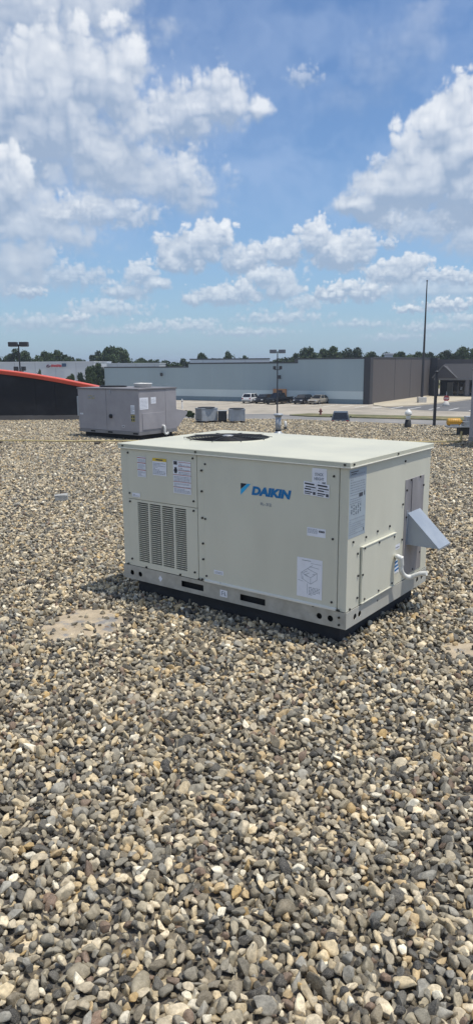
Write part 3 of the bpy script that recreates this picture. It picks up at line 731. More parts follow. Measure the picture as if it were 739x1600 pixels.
x0, z0, x1, z1 = upright(488.5, 731, 511.5, 754)
z1 = 1.083
st = sticker('stack_height_label', FF, x0, z0 - .02, x1, z1, M_paper, [(M_ink, [(.70, .22, .92, .24), (.70, .05, .92, .07), (.70, .06, .73, .23), (.89, .06, .92, .23), (.76, .09, .86, .20)])])
wl = x1 - x0
text('STACK', .024, FF, x0 + wl * .20, z1 - .045, M_inkpale, st, .009, .0006, width=wl * .58)
text('HEIGHT', .024, FF, x0 + wl * .15, z1 - .072, M_inkpale, st, .009, .0006, width=wl * .68)
text('1', .024, FF, x0 + wl * .45, z1 - .100, M_inkpale, st, .009, .0006)
x0, z0, x1, z1 = upright(475.5, 753, 516, 774)
for k in range(2):
    w_ = (x1 - x0); a = x0 + k * w_ * .5; z_a = z0 - k * w_ * .5 * .05
    sticker('barcode_label', FF, a, z_a, a + w_ * .49, z_a + (z1 - z0), M_paper, [(M_ink, [(.08, .78, .85, .90), (.15, .58, .95, .67), (.08, .40, .6, .50), (.08, .20, .70, .29), (.08, .07, .55, .14), (.75, .08, .95, .30)]), (M_inkpale, words(.65, .95, .40, .52, 2, .4, 20 + k))], off=.0095, skew=-.06)
# rail marks
x, z = fr(252, 903)
mb = MB(); mb.add([(x - .020, -.0075, .155), (x, -.0075, .130), (x + .020, -.0075, .155), (x, -.0075, .180)], [(0, 1, 2, 3)]); mb.build('diamond_label', M_paper, rail)
x, z = fr(351, 930)
sticker('rail_label', FT(-.006), x - .034, .128, x + .028, .178, M_paper, [(M_inkpale, [(.2, .2, .3, .8), (.2, .7, .5, .8), (.6, .2, .7, .8), (.6, .2, .85, .3), (.3, .45, .8, .52)])], off=.0015)
# brand lettering
xa, za = fr(377, 754.5); xb = fr(392.5, 757)[0]; zb_ = fr(377.5, 773)[1]
lg = MB(); lg.add([(xa, -.0075, za), (xa + (xb - xa) * .62, -.0075, za), (xa, -.0075, za - (za - zb_) * .50)], [(0, 2, 1)])
lgo = lg.build('brand_mark', M_navy, main)
lg = MB(); lg.add([(xa + (xb - xa) * .66, -.0075, za), (xb, -.0075, za), (xa, -.0075, zb_), (xa, -.0075, za - (za - zb_) * .53)], [(0, 3, 2, 1)])
lg.build('brand_stripe', M_cyan, lgo)
x0, zt0 = fr(394, 760); x1 = fr(456, 772)[0]; zb0 = fr(394, 771.8)[1]
text('DAIKIN', (zt0 - zb0) / .69, FF, x0, zb0, M_blue, main, .0082, bold=.0044, shear=.18, width=x1 - x0, name='brand_lettering')
x, z = fr(408, 789)
text('R-32', .026, FF, x, z, M_inkpale, main, .0080, .0004, width=.085, name='model_lettering')
# end-face data plate and small marks
pl = sticker('data_plate', ST(), .006, .668, .222, 1.086, M_plate, [
    (M_inkpale, words(.06, .94, .62, .95, 9, .4, 31) + words(.06, .94, .05, .30, 8, .3, 33) + words(.06, .75, .50, .60, 3, .4, 34)),
    (M_ink, [(.06, .955, .5, .968), (.58, .58, .80, .635), (.88, .585, .93, .65), (.10, .93, .40, .94), (.88, .06, .92, .10)] + [(.12 + .13 * c, .34 + .022 * r, .19 + .13 * c, .349 + .022 * r) for c in range(5) for r in range(7) if (c * 3 + r * 5) % 4])], off=.001)
y, z = sd(616.5, 856)
sticker('small_label', ST(), y, z - .018, y + .075, z + .018, M_paper, [(M_inkpale, words(.1, .9, .3, .7, 1, .6, 40))], off=.0012)
# service valve cap at the far end
vx = MB().tube([(-.002, .30, .93), (-.035, .30, .93)], [.016, .012], 10).build('valve_cap', pbr('valve_red', (.22, .05, .04), .6), unit)
# ------------------------------------------------------------------ other things on the roof
M_greyunit = pbr('weathered_grey_enamel', (.325, .315, .335), .55, var=.10, scale=2.5, rvar=.1, col2=(.37, .355, .37), c2lo=.5, c2hi=.7)
M_greytop = pbr('weathered_grey_lid', (.20, .195, .205), .6, var=.15, scale=3)
M_yellowpipe = pbr('gas_pipe_yellow', (.50, .41, .20), .6, var=.2, scale=8)
M_black = pbr('black_membrane', (.022, .023, .027), .75, var=.30, scale=1.2, col2=(.034, .035, .04), c2lo=.45, c2hi=.65, bump=.2, bscale=6)
M_redcop = pbr('red_coping', (.68, .10, .055), .45, var=.08, scale=1.5)
M_lead = pbr('vent_steel', (.40, .43, .46), .5, metal=.3, var=.12, scale=10)
M_rubber = pbr('rubber_boot', (.03, .033, .035), .8)
M_wood = pbr('sleeper_wood', (.10, .085, .07), .9, var=.3, scale=6)

def grey_unit(name, label, group, corner, L=2.06, W=1.28, full=True, H0=.13, H1=1.20):
    o = corner - ux * L; u = thing(name, label, 'air conditioner', (o.x, o.y, 0), UYAW, group)
    MB().bbox(.10, L - .08, .10, W - .08, -.02, H0, .006).build('roof_curb', M_curb, u)
    rl = MB(); rl.bbox(-.01, L + .01, -.01, W + .01, H0, H0 + .075, .004); ro = rl.build('base_rail', pbr('rail_grey', (.24, .24, .25), .5, metal=.3), u)
    for xx in (.42, 1.02, 1.86):
        MB().box(xx, xx + .16, -.0115, -.008, H0 + .018, H0 + .055).build('lifting_slot', M_dark, ro)
    MB().box(.014, L - .014, .014, W - .014, H0 + .075, H1 - .03).build('cabinet_core', M_seam, u)
    for a, b in ((0, .985), (.993, L)):
        MB().bbox(a, b, -.002, .012, H0 + .08, H1 - .035, .003).build('service_panel', M_greyunit, u)
    MB().bbox(L - .012, L + .002, .013, W * .70, H0 + .08, H1 - .035, .003).build('end_panel', M_greyunit, u)
    MB().bbox(L - .012, L + .004, W * .704, W, H0 + .08, H1 - .035, .003).build('end_panel', M_greyunit, u)
    dr = MB().bbox(L + .0025, L + .014, .10, W * .66, H0 + .12, H0 + .50, .003).build('access_door', M_greyunit, u)
    MB().box(0, .012, .013, W, H0 + .08, H1 - .035).build('end_panel', M_greyunit, u)
    MB().box(.013, L - .013, W - .012, W, H0 + .08, H1 - .035).build('rear_panel', M_greyunit, u)
    MB().bbox(-.02, L + .02, -.02, W + .02, H1 - .035, H1, .006).build('lid', M_greytop, u)
    fs = MB().lathe([(.19, 0), (.21, .012), (.21, .07), (.225, .075), (.225, .095), (.18, .10), (.175, .03)], 28, (L * .70, W * .62, H1)).build('fan_shroud', pbr('shroud_steel', (.62, .62, .60), .5, metal=.2), u)
    MB().lathe([(.32, 0), (.345, .02), (.33, .03), (.30, .012)], 32, (L * .28, W * .5, H1)).build('fan_guard', M_wire, u)
    for r in range(5):
        pass
    if full:
        T = FT(-.002)
        sticker('faded_label', T, .36, .93, .60, 1.02, pbr('faded_label', (.36, .33, .24), .7, var=.4, scale=40), [(M_inkpale, [(.05, .2, .35, .7), (.4, .3, .62, .6), (.7, .6, .95, .95)])], off=.0015, parent=u)
        sticker('small_label', T, .05, .55, .16, .585, M_paper, [(M_inkpale, [(.1, .3, .9, .6)])], off=.0015, parent=u)
        sticker('warning_label', T, 1.80, .62, 1.93, .82, M_paper, [(M_inkpale, words(.05, .95, .1, .9, 6, .5, 60))], off=.0015, parent=u)
        sticker('hazard_label', T, 1.80, .44, 1.93, .60, pbr('hazard_yellow', (.38, .34, .12), .6), [(M_ink, [(.1, .55, .4, .85), (.6, .55, .9, .85), (.1, .1, .4, .4), (.6, .1, .9, .4)])], off=.0015, parent=u)
        sticker('small_label', T, 1.50, .30, 1.58, .345, M_paper, [(M_ink, [(.15, .2, .85, .8)])], off=.0015, parent=u)
        S = ST(L + .002)
        sticker('paper_label', S, .03, .72, .31, .99, M_paper, [(M_inkpale, words(.1, .9, .1, .9, 7, .3, 61))], off=.002, parent=u)
        sticker('paper_label', S, .40, .84, .57, .99, M_paper, [(M_inkpale, words(.1, .9, .2, .8, 4, .3, 62))], off=.002, parent=u)
        MB().tube([(1.14, -.002, 1.165), (1.14, -.02, 1.10), (1.14, -.002, 1.04)], .012, 8).build('door_latch', M_lead, u)
        MB().lathe([(0, 0), (.05, 0), (.05, .03), (.02, .045), (0, .045)], 14).build('latch_knob', M_rubber, u, (1.14, -.002, .545), (math.radians(90), 0, 0))
        MB().bbox(-.17, -.03, .10, .26, .50, .98, .01).build('disconnect_box', M_lead, u); MB().tube([(-.10, .18, .5), (-.10, .18, .26), (-.0, .18, .26)], .02, 8).build('conduit', M_lead, u)
        MB().tube(spline([Vector((L, W * .60, .30)), Vector((L + .06, W * .60, .30)), Vector((L + .08, W * .60, .24)), Vector((L + .08, W * .60, .14)), Vector((L + .11, W * .63, .11)), Vector((L + .13, W * .66, .15))]), .028, 10).build('condensate_pipe', M_pvc, u)
        h = MB().prism([(L + .004, W + .002, .86), (L + .004, W + .002, .40), (L + .12, W + .002, .40)], (0, .01, 0))
        hz = [(L - .05, W + .001, .66), (L - .05, W + .08, .66), (L - .05, W + .46, .60), (L - .05, W + .46, .54), (L - .05, W + .12, .24), (L - .05, W + .001, .24)]
        MB().prism(hz, (-.62, 0, 0)).build('intake_hood', M_greyunit, u)
    return u
N1 = gp(219, 689.5)
grey_unit('rooftop_air_conditioner', 'older dark grey rooftop unit with white round fan shroud beside the black parapet', 'older grey rooftop units', N1)
P2 = gp(731, 699)
grey_unit('rooftop_air_conditioner', 'older dark grey rooftop unit beside the yellow motored blower', 'older grey rooftop units', P2 + ux * 2.06, full=False, H1=1.62)

# black parapet with red curved coping
YW = edge[1].y - .12
cpx = [(-420, 557), (-300, 560), (-200, 564), (-100, 570), (-40, 575), (0, 578), (30, 581.6), (60, 586), (90, 591), (120, 597), (150, 603), (180, 610), (205, 617), (225, 624)]
par = thing('parapet_wall', 'black membrane parapet with a curved bright red metal coping', 'parapet', (0, YW, 0))
top = [at(x, y, YW) for x, y in cpx]
mb = MB(); back = .28
for i in range(len(top) - 1):
    a, b = top[i], top[i + 1]
    mb.add([(a.x, 0, -.02), (b.x, 0, -.02), (b.x, 0, b.z - .02), (a.x, 0, a.z - .02), (a.x, back, -.02), (b.x, back, -.02), (b.x, back, b.z - .02), (a.x, back, a.z - .02)], [(0, 1, 2, 3), (5, 4, 7, 6), (3, 2, 6, 7)])
e_ = top[-1]; mb.add([(e_.x, 0, -.02), (e_.x, back, -.02), (e_.x, back, e_.z - .02), (e_.x, 0, e_.z - .02)], [(0, 1, 2, 3)])
mb.build('wall', M_black, par)
mb = MB(); prof = [(-.045, -.125), (-.05, -.02), (-.04, .0), (back + .05, .012), (back + .05, -.10)]
for i in range(len(top) - 1):
    a, b = top[i], top[i + 1]
    vs_ = [(a.x, y, a.z + z) for y, z in prof] + [(b.x, y, b.z + z) for y, z in prof]
    mb.add(vs_, [(k, k + 5, k + 6, k + 1) for k in range(4)] + [(4, 9, 5, 0)])
a = top[-1]; mb.add([(a.x, y, a.z + z) for y, z in prof], [(0, 1, 2, 3, 4)])
mb.build('coping', M_redcop, par)
for px in (-150, -60, 52, 82, 140):
    x = at(px, 640, YW).x; zt = np.interp(x, [t_.x for t_ in top], [t_.z for t_ in top])
    MB().box(x, x + .12, -.008, -.001, 0, zt - .14).build('membrane_lap', M_black, par)
MB().bbox(at(68, 650, YW).x, at(86, 650, YW).x, -.012, -.001, .08, .16, .003).build('membrane_patch', M_lead if False else M_black, par)
MB().prism([(top[0].x, -.20, .0), (top[0].x, -.001, .0), (top[0].x, -.001, .16)], (top[-1].x - top[0].x, 0, 0)).build('cant_strip', M_black, par)

# pair of small condensers and the dark cabinet between them, on sleepers
def condenser(px0, px1, py0, py1, label, rz):
    g_ = gp((px0 + px1) / 2, 661.5); Y = g_.y; wd = (px1 - px0) * Y / F; h = (py1 - py0) * Y / F - .13
    wd = wd / (math.cos(rz) + .75 * abs(math.sin(rz))); dp = wd * .75
    u = thing('condensing_unit', label, 'condenser', (g_.x, Y + dp / 2, 0), rz, 'small condensing units')
    for xx in (-wd * .35, wd * .30): MB().bbox(xx, xx + .09, -dp / 2 - .1, dp / 2 + .1, -.01, .07, .006).build('sleeper', M_wood, u)
    MB().bbox(-wd / 2, wd / 2, -dp / 2, dp / 2, .07, .09, .004).build('base_pan', M_lead, u)
    MB().box(-wd / 2 + .02, wd / 2 - .02, -dp / 2 + .02, dp / 2 - .02, .09, .07 + h).build('coil', M_seam, u)
    for xx in (-wd / 2, wd / 2 - .035):
        for yy in (-dp / 2, dp / 2 - .035): MB().bbox(xx, xx + .035, yy, yy + .035, .09, .07 + h, .004).build('corner_post', M_lead, u)
    MB().bbox(-wd / 2 - .008, wd / 2 + .008, -dp / 2 - .008, dp / 2 + .008, .07 + h, .10 + h, .006).build('lid', M_lead, u)
    MB().bbox(-wd / 2 + .036, wd / 2 - .036, -dp / 2 + .001, -dp / 2 + .010, .09, .07 + h, .003).build('side_panel', M_lead, u)
    sm = MB().box(0, .010, 0, .012, 0, h - .04).mesh('grille_bar', M_lead)
    for k in range(12): link('grille_bar', sm, u, (-wd / 2 + .002, -dp / 2 + .05 + k * (dp - .1) / 12, .11))
    for k in range(12): link('grille_bar', sm, u, (wd / 2 - .012, -dp / 2 + .05 + k * (dp - .1) / 12, .11))
    MB().lathe([(.02, 0), (.21 * wd / .45, 0), (.22 * wd / .45, .012), (.21 * wd / .45, .02), (.02, .025)], 24, (0, 0, .10 + h)).build('fan_guard', M_wire, u)
    return u
condenser(305, 340, 635, 660, 'small grey condenser with dark side grille beside the older grey rooftop unit', math.radians(32))
condenser(357, 383, 636.5, 660, 'small pale grey condenser with plain front standing beyond the dark cabinet', math.radians(4))
g_ = gp(347.5, 661)
u = thing('electrical_cabinet', 'low dark cabinet standing between two small condensers', 'cabinet', (g_.x, g_.y + .12, 0))
MB().bbox(-.13, .13, -.08, .08, .05, .35, .006).build('body', pbr('dark_cabinet', (.05, .055, .065), .6), u)
MB().bbox(-.11, -.004, -.09, -.081, .075, .325, .003).build('door', pbr('dark_cabinet'  , (.05, .055, .065), .6), u); MB().bbox(.004, .11, -.09, -.081, .075, .325, .003).build('door', MATS['dark_cabinet'], u)
MB().bbox(-.15, .15, -.10, .10, .35, .365, .004).build('lid', M_lead, u); MB().bbox(-.14, .14, -.09, .09, -.01, .05, .004).build('sleeper', M_wood, u)

# vents
g_ = gp(434.5, 679.5)
u = thing('vent_pipe', 'wide grey steel vent pipe with flat cap standing behind the beige unit', 'vent pipe', g_)
MB().lathe([(.15, -.01), (.14, .03), (.085, .06), (.075, .10)], 24).build('flashing', M_lead, u)
MB().lathe([(.072, .05), (.072, .47)], 24).build('pipe', M_lead, u)
MB().lathe([(.073, .44), (.10, .475), (.115, .48), (.115, .51), (.10, .525), (.0, .53)], 24).build('cap', M_lead, u)
MB().lathe([(.076, .10), (.079, .105), (.079, .13), (.076, .135)], 24).build('clamp', M_rubber, u)
g_ = gp(445.7, 672.5)
u = thing('vent_pipe', 'thin white plastic vent pipe in a dark boot', 'vent pipe', g_)
MB().lathe([(.09, -.01), (.08, .015), (.045, .03), (.04, .09), (.037, .095)], 18).build('boot', M_rubber, u)
MB().lathe([(.034, .02), (.034, .245), (.030, .247), (.030, .20)], 18).build('pipe', M_pvc, u)
g_ = gp(636.5, 669)
u = thing('exhaust_vent', 'white domed exhaust vent on a dark conical base near the roof edge', 'vent', g_)
MB().lathe([(.10, -.01), (.095, .02), (.075, .22), (.06, .225)], 22).build('boot', M_rubber, u)
MB().lathe([(.055, .20), (.058, .36)], 22).build('pipe', M_pvc, u)
MB().lathe([(.057, .34), (.095, .365), (.095, .40), (.085, .44), (.055, .475), (.03, .485), (.028, .515), (0, .52)], 22).build('cap', M_pvc, u)

g_ = gp(677.5, 667)
u = thing('steel_post', 'thin dark steel post standing near the roof edge', 'post', g_)
hh = at(681, 582, g_.y).z
MB().bbox(-.035, .035, -.035, .035, 0, hh, .005).build('shaft', pbr('dark_post', (.045, .047, .055), .6), u)
MB().bbox(-.09, .09, -.09, .09, -.01, .02, .004).build('base_plate', MATS['dark_post'], u); MB().lathe([(.052, 0), (.052, .02), (.02, .05), (0, .05)], 12, (0, 0, hh)).build('cap', MATS['dark_post'], u)

g_ = gp(726, 681.5); k = g_.y / F
u = thing('blower', 'yellow motored blower with grey housing on a dark stand', 'blower', g_)
MB().bbox(-.14, .14, -.02, .24, -.01, .21, .006).build('stand', pbr('dark_stand', (.04, .045, .05), .7), u)
MB().bbox(-.43, .16, -.06, .26, .21, .245, .004).build('platform', M_lead, u)
mt = MB().lathe([(0, 0), (.07, 0), (.085, .02), (.085, .30), (.07, .32), (.03, .325), (.03, .36), (0, .36)], 20).build('motor', pbr('motor_yellow', (.60, .33, .05), .5, var=.1), u, (-.42, .10, .335), (0, math.radians(90), 0))
fin = MB().lathe([(.084, 0), (.092, .002), (.092, .008), (.084, .010)], 20).mesh('motor_fin', MATS['motor_yellow'])
for q in range(5): link('motor_fin', fin, mt, (0, 0, .06 + q * .045))
MB().bbox(-.42 + .06, -.42 + .26, .03, .17, .245, .28, .004).build('motor_foot', M_lead, u)
MB().bbox(-.05, .16, -.04, .22, .247, .35, .008).build('housing', M_lead, u); MB().bbox(.01, .16, -.02, .2, .352, .47, .01).build('housing', M_lead, u)

# yellow gas line on blocks
ga, gb = gp(-330, 693.5), gp(712, 696.5)
u = thing('gas_pipe', 'long yellow gas pipe running across the gravel on low blocks', 'pipe', (0, 0, 0))
dirp = (gb - ga); pz = Vector((0, 0, .085))
MB().tube([ga + pz + dirp * (q / 30) + Vector((0, 0, .006 * math.sin(q * 1.3))) for q in range(31)], .016, 8).build('pipe', M_yellowpipe, u)
blk = MB().bbox(-.05, .05, -.10, .10, -.01, .062, .005).mesh('support_block', M_wood)
for q in range(7):
    p_ = ga + dirp * (.03 + q / 6.6); link('support_block', blk, u, (p_.x, p_.y, 0), (0, 0, math.atan2(dirp.y, dirp.x)))
MB().tube([gb + pz, gb + pz + Vector((.12, .1, 0)), gb + Vector((.14, .12, .30))], .022, 8).build('riser', M_yellowpipe, u)

g_ = gp(97, 784)
mb = MB(); mb.bbox(-.085, .085, -.055, .055, -.012, .066, .009)
r_ = random.Random(4); mb.v = [(x + r_.uniform(-.004, .004), y + r_.uniform(-.004, .004), z + r_.uniform(-.004, .004)) for x, y, z in mb.v]
tag(mb.build('concrete_block', pbr('worn_block', (.36, .36, .34), .9, var=.2, scale=14, bump=.4, bscale=50), None, (g_.x, g_.y, .03), (.05, -.06, .2)), 'small pale concrete block lying alone on the gravel', 'block')

# ------------------------------------------------------------------ the big store across the lot
C0 = gp(576, 632, LOT); WL = gp(280, 625, LOT)
ev = (WL - C0); ev.z = 0; ev.normalize(); iv = Vector((-ev.y, ev.x, 0)) * -1     # along the wall to the left; into the building
if iv.y < 0: iv = -iv
def hit(o, dv_, px, py=600):             # where the sight line at px meets the vertical plane through o along dv_
    d = ray(px, py); det = dv_.x * d.y - dv_.y * d.x
    return (o.y * d.x - o.x * d.y) / det if abs(det) > 1e-9 else 0
def zat(o, dv_, px, py):
    s_ = hit(o, dv_, px, py); p = o + dv_ * s_; d = ray(px, py); return EYE + d.z * (p.y / d.y)
M_wallblue = pbr('store_wall_blue', (.30, .375, .41), .8, var=.05, scale=.25, col2=(.315, .39, .42), c2lo=.45, c2hi=.65, stretch=(1, 1, .15))
M_wallpale = pbr('store_wall_pale', (.50, .58, .60), .8, var=.04, scale=.3, stretch=(1, 1, .2))
M_walldark = pbr('store_wall_charcoal', (.045, .047, .055), .8, var=.08, scale=.4)
M_wallbrown = pbr('store_wall_grey', (.105, .096, .096), .85, var=.05, scale=.3, stretch=(1, 1, .3))
M_cap = pbr('parapet_cap', (.05, .055, .065), .6)
M_white = pbr('white_cladding', (.52, .55, .58), .7, var=.05, scale=.3)
M_glass = pbr('dark_glass', (.012, .014, .018), .08, spec=.6, rvar=.02)
store = thing('store_building', 'long pale blue box store with stepped parapet across the parking lot', 'building', (C0.x, C0.y, LOT), math.atan2(ev.y, ev.x))
sgn = 1 if Vector((-ev.y, ev.x, 0)).dot(iv) > 0 else -1      # local y sign that points into the building
def yb(a, b): return (a * sgn, b * sgn) if a * sgn < b * sgn else (b * sgn, a * sgn)
zb1 = zat(C0, ev, 430, 609.8) - LOT; zb0 = zat(C0, ev, 430, 621.5) - LOT
secs = [(576, 465, 561.2), (465, 295, 568.2), (295, 164, 574.6)]
for i, (p0, p1, pyt) in enumerate(secs):
    s0, s1 = hit(C0, ev, p0), hit(C0, ev, p1); zt = zat(C0, ev, (p0 + p1) / 2, pyt) - LOT
    if i == 0: s0 = 1.02
    dpt = 30 - i * .2; f0 = 0.04 * i
    wl = MB().box(s0, s1 - .003, *yb(f0, dpt), zb1, zt).build('wall', M_wallblue, store)
    MB().box(s0, s1 - .004, *yb(f0 + .01, dpt - 1), zb0, zb1).build('pale_band', M_wallpale, store)
    MB().box(s0, s1 - .005, *yb(f0 + .004, dpt - 1), -.05, zb0).build('base_course', pbr('store_base_slate', (.19, .25, .285), .8), store)
    MB().box(s0 - .02, s1 + .02, *yb(f0 - .06, f0 + .4), zt, zt + .22).build('parapet_cap', M_cap, store)
    q = s0 + 5
    while q < s1 - 2:
        MB().box(q, q + .10, *yb(f0 - .004, f0 + .1), zb1 + .02, zt - .02).build('panel_joint', pbr('joint_sealant', (.325, .40, .43), .8), store); q += 6.1
sdoor = hit(C0, ev, 437.5, 615); pm = .13
ds = MB().box(sdoor - 1.25, sdoor + 1.25, *yb(-.25, .02), -.05, zat(C0, ev, 437, 607.5) - LOT).build('door_surround', pbr('orange_paint', (.50, .24, .11), .7), store)
MB().box(sdoor - .55, sdoor + .55, *yb(-.27, -.2501), -.04, 2.1).build('door', M_walldark, ds)
for px, py in ((437, 589), (253, 585)):
    s_ = hit(C0, ev, px, py); MB().bbox(s_ - .2, s_ + .2, *yb(-.3, .0), zat(C0, ev, px, py) - LOT - .3, zat(C0, ev, px, py) - LOT + .3, .04).build('wall_light', M_walldark, store)

ent = thing('store_building', 'charcoal grey store block with gabled entrance canopy and glass doors', 'building', (C0.x, C0.y, LOT), math.atan2(ev.y, ev.x))
tP = hit(C0, iv, 671); Pp = C0 + iv * tP
zt = zat(C0, iv, 577, 559.5) - LOT
MB().box(-.08, 1.0, *yb(-.08, 1.2), -.05, zt + .12).build('corner_pier', M_walldark, ent)
MB().box(.02, 14, *yb(1.21, tP), -.05, zt).build('side_wall', M_wallbrown, ent)
MB().box(-.05, .5, *yb(1.21, tP), zt, zt + .2).build('parapet_cap', M_cap, ent)
for q in (tP * .36, tP * .62):
    MB().box(.0, .03, *yb(q, q + .12), .0, zt - .01).build('panel_joint', M_walldark, ent)
# entrance wing: local frame at Pp, facade faces the lot; local x to the left, so the wing runs to minus x
sP = tP
def ex_(px, py=600): return hit(Pp, ev, px, py)          # signed distance along the facade
def ez_(px, py): return zat(Pp, ev, px, py) - LOT
X681, X800 = ex_(681), ex_(860)
zt2 = ez_(700, 561.5)
MB().box(-1.35, .3, *yb(sP - .3, sP + 1.5), -.05, zt + .15).build('corner_pier', M_walldark, ent)
MB().box(X800, -1.355, *yb(sP + .0, sP + 20), ez_(700, 590), zt2).build('front_wall', M_wallbrown, ent)
MB().box(X800, -1.355, *yb(sP + 2.6, sP + 19), -.05, ez_(700, 590) - .01).build('recess_wall', M_walldark, ent)
# canopy
zeave, zridge = ez_(700, 590), ez_(700, 567.5)
pr = 3.0
mb = MB(); xa, xb = X800 + .5, ex_(684)
mb.add([(xb, sgn * (sP - pr), zeave), (xa, sgn * (sP - pr), zeave), (xa, sgn * (sP - .01), zridge), (xb - 1.2, sgn * (sP - .01), zridge), (xb, sgn * (sP - .01), zeave)], [(0, 1, 2, 3), (0, 3, 4)])
mb.build('canopy_roof', pbr('roof_shingle', (.05, .051, .058), .85, var=.15, scale=2, bump=.4, bscale=5), ent)
MB().box(xa, xb + .05, *yb(sP - pr - .05, sP - .02), zeave - .42, zeave - .005).build('canopy_fascia', pbr('fascia_grey', (.16, .165, .18), .7), ent)
gx0, gx1 = ex_(685), ex_(716); gm_ = (gx0 * .58 + gx1 * .42); gz = ez_(700, 571.5)
mb = MB(); y_ = sgn * (sP - pr - .3); y2 = sgn * (sP - .5)
mb.add([(gx0 + .3, y_, zeave), (gx1 - .3, y_, zeave), (gm_, y_, gz), (gx0 + .3, y2, zeave), (gx1 - .3, y2, zeave), (gm_, y2, gz)], [(0, 1, 2), (0, 2, 5, 3), (1, 4, 5, 2)])
mb.build('gable', pbr('gable_grey', (.07, .07, .08), .8), ent)
for a_ in ((gx0 + .45, gm_), (gx1 - .45, gm_)):
    mb = MB(); mb.tube([(a_[0], y_ - sgn * .05, zeave - .02), (a_[1], y_ - sgn * .05, gz + .08)], .12, 4); mb.build('gable_trim', pbr('trim_grey', (.12, .125, .135), .7), ent)
M_col = pbr('column_grey', (.14, .14, .155), .8)
for px in (686, 735):
    c_ = ex_(px); MB().box(c_ - .35, c_ + .35, *yb(sP - pr + .05, sP - pr + .75), -.05, zeave - .43).build('column', M_col if px > 700 else M_walldark, ent)
f0, f1 = ex_(693), ex_(721.5)
df = sP + 2.6
su = MB().box(f1, f0, *yb(df - .15, df - .001), -.04, ez_(700, 598)).build('door_surround', pbr('beige_render', (.26, .25, .235), .8), ent)
for a_, b_ in ((ex_(702), ex_(709.3)), (ex_(711), ex_(719.5))):
    g1 = MB().box(b_, a_, *yb(df - .20, df - .151), .02, 2.6).build('door', M_glass, su)
    MB().box(a_ - .05, a_ + .1, *yb(df - .26, df - .201), .02, 2.6).build('door_frame', pbr('frame_alu', (.35, .35, .36), .5), g1)
MB().box(ex_(717.2), ex_(714.2), *yb(df - .215, df - .202), 1.2, 1.75).build('notice', M_paper, su)
wn = MB().box(ex_(731.5), ex_(722.5), *yb(df - .1, df - .001), .8, ez_(700, 600)).build('window', M_glass, ent)
MB().box(ex_(732), ex_(722), *yb(df - .16, df - .101), .68, .79).build('window_sill', MATS['frame_alu'], wn)

# things on and behind the store
p_ = at(606.5, 557, 150)
u = thing('roof_ventilator', 'small white ventilator box on the charcoal store roof', 'ventilator', (p_.x, p_.y, zt + LOT - .6))
h_ = at(606, 552, 150).z - (zt + LOT - .6)
MB().bbox(-.75, .75, -.6, .6, 0, h_ * .8, .05).build('housing', M_white, u); MB().bbox(-.95, .95, -.75, .75, h_ * .82, h_, .05).build('hood', M_white, u)
def far_box(name, label, x0, x1, yt, Y, mat, dpt=25, extra=None):
    a, b = at(x0, yt, Y), at(x1, yt, Y)
    u = thing(name, label, 'building', ((a.x + b.x) / 2, Y, LOT - .04)); w_ = (b.x - a.x) / 2; h = (a.z + b.z) / 2 - LOT
    MB().box(-w_, w_, 0, dpt, 0, h).build('wall', mat, u); MB().box(-w_ - .1, w_ + .1, -.1, dpt + .1, h, h + .25).build('parapet_cap', M_cap if extra is None else M_white, u)
    q = -w_ + 3
    while q < w_ - 1:
        MB().box(q, q + .12, -.03, .01, 0, h - .1).build('panel_joint', pbr('joint_grey', (.38, .41, .44), .8), u); q += 5.0
    return u, w_, h
far_box('store_building', 'white flat-roofed block rising behind the blue store parapet', 297, 421, 561.5, 172, M_white)
far_box('warehouse', 'low white shed showing past the end of the blue store', 166, 249, 568.5, 196, M_white, extra=1)
wu, w_, h_ = far_box('warehouse', 'long white warehouse with red lettering and a blue square sign', -60, 147, 566.5, 178, M_white, extra=1)
cxw = wu.location.x
def wx_(px): return at(px, 570, 178).x - cxw
def wz_(py): return at(90, py, 178).z - (LOT - .04)
sg = MB(); r_ = random.Random(8); q = 81.0
sgp = MB().box(wx_(78), wx_(97), -.12, -.06, wz_(575), wz_(568)).build('sign_board', M_white, wu)
while q < 95.5:
    wd = r_.uniform(1.3, 2.2); MB().box(wx_(q), wx_(q + wd), -.20, -.13, wz_(573.4 + r_.uniform(-.3, .3)), wz_(569.6 + r_.uniform(-.4, .8))).build('sign_letter', pbr('sign_red', (.45, .04, .05), .5), sgp); q += wd + .35
MB().tube([(wx_(77), -.2, wz_(570)), (wx_(74.5), -.2, wz_(571)), (wx_(73.5), -.2, wz_(573)), (wx_(76), -.2, wz_(573.6)), (wx_(80), -.2, wz_(571.5))], .14, 6).build('sign_swoosh', pbr('sign_dark', (.12, .05, .08), .5), sgp)
MB().box(wx_(97.6), wx_(104), -.2, -.1, wz_(573), wz_(568)).build('sign_square', pbr('sign_blue', (.02, .06, .13), .5), wu)

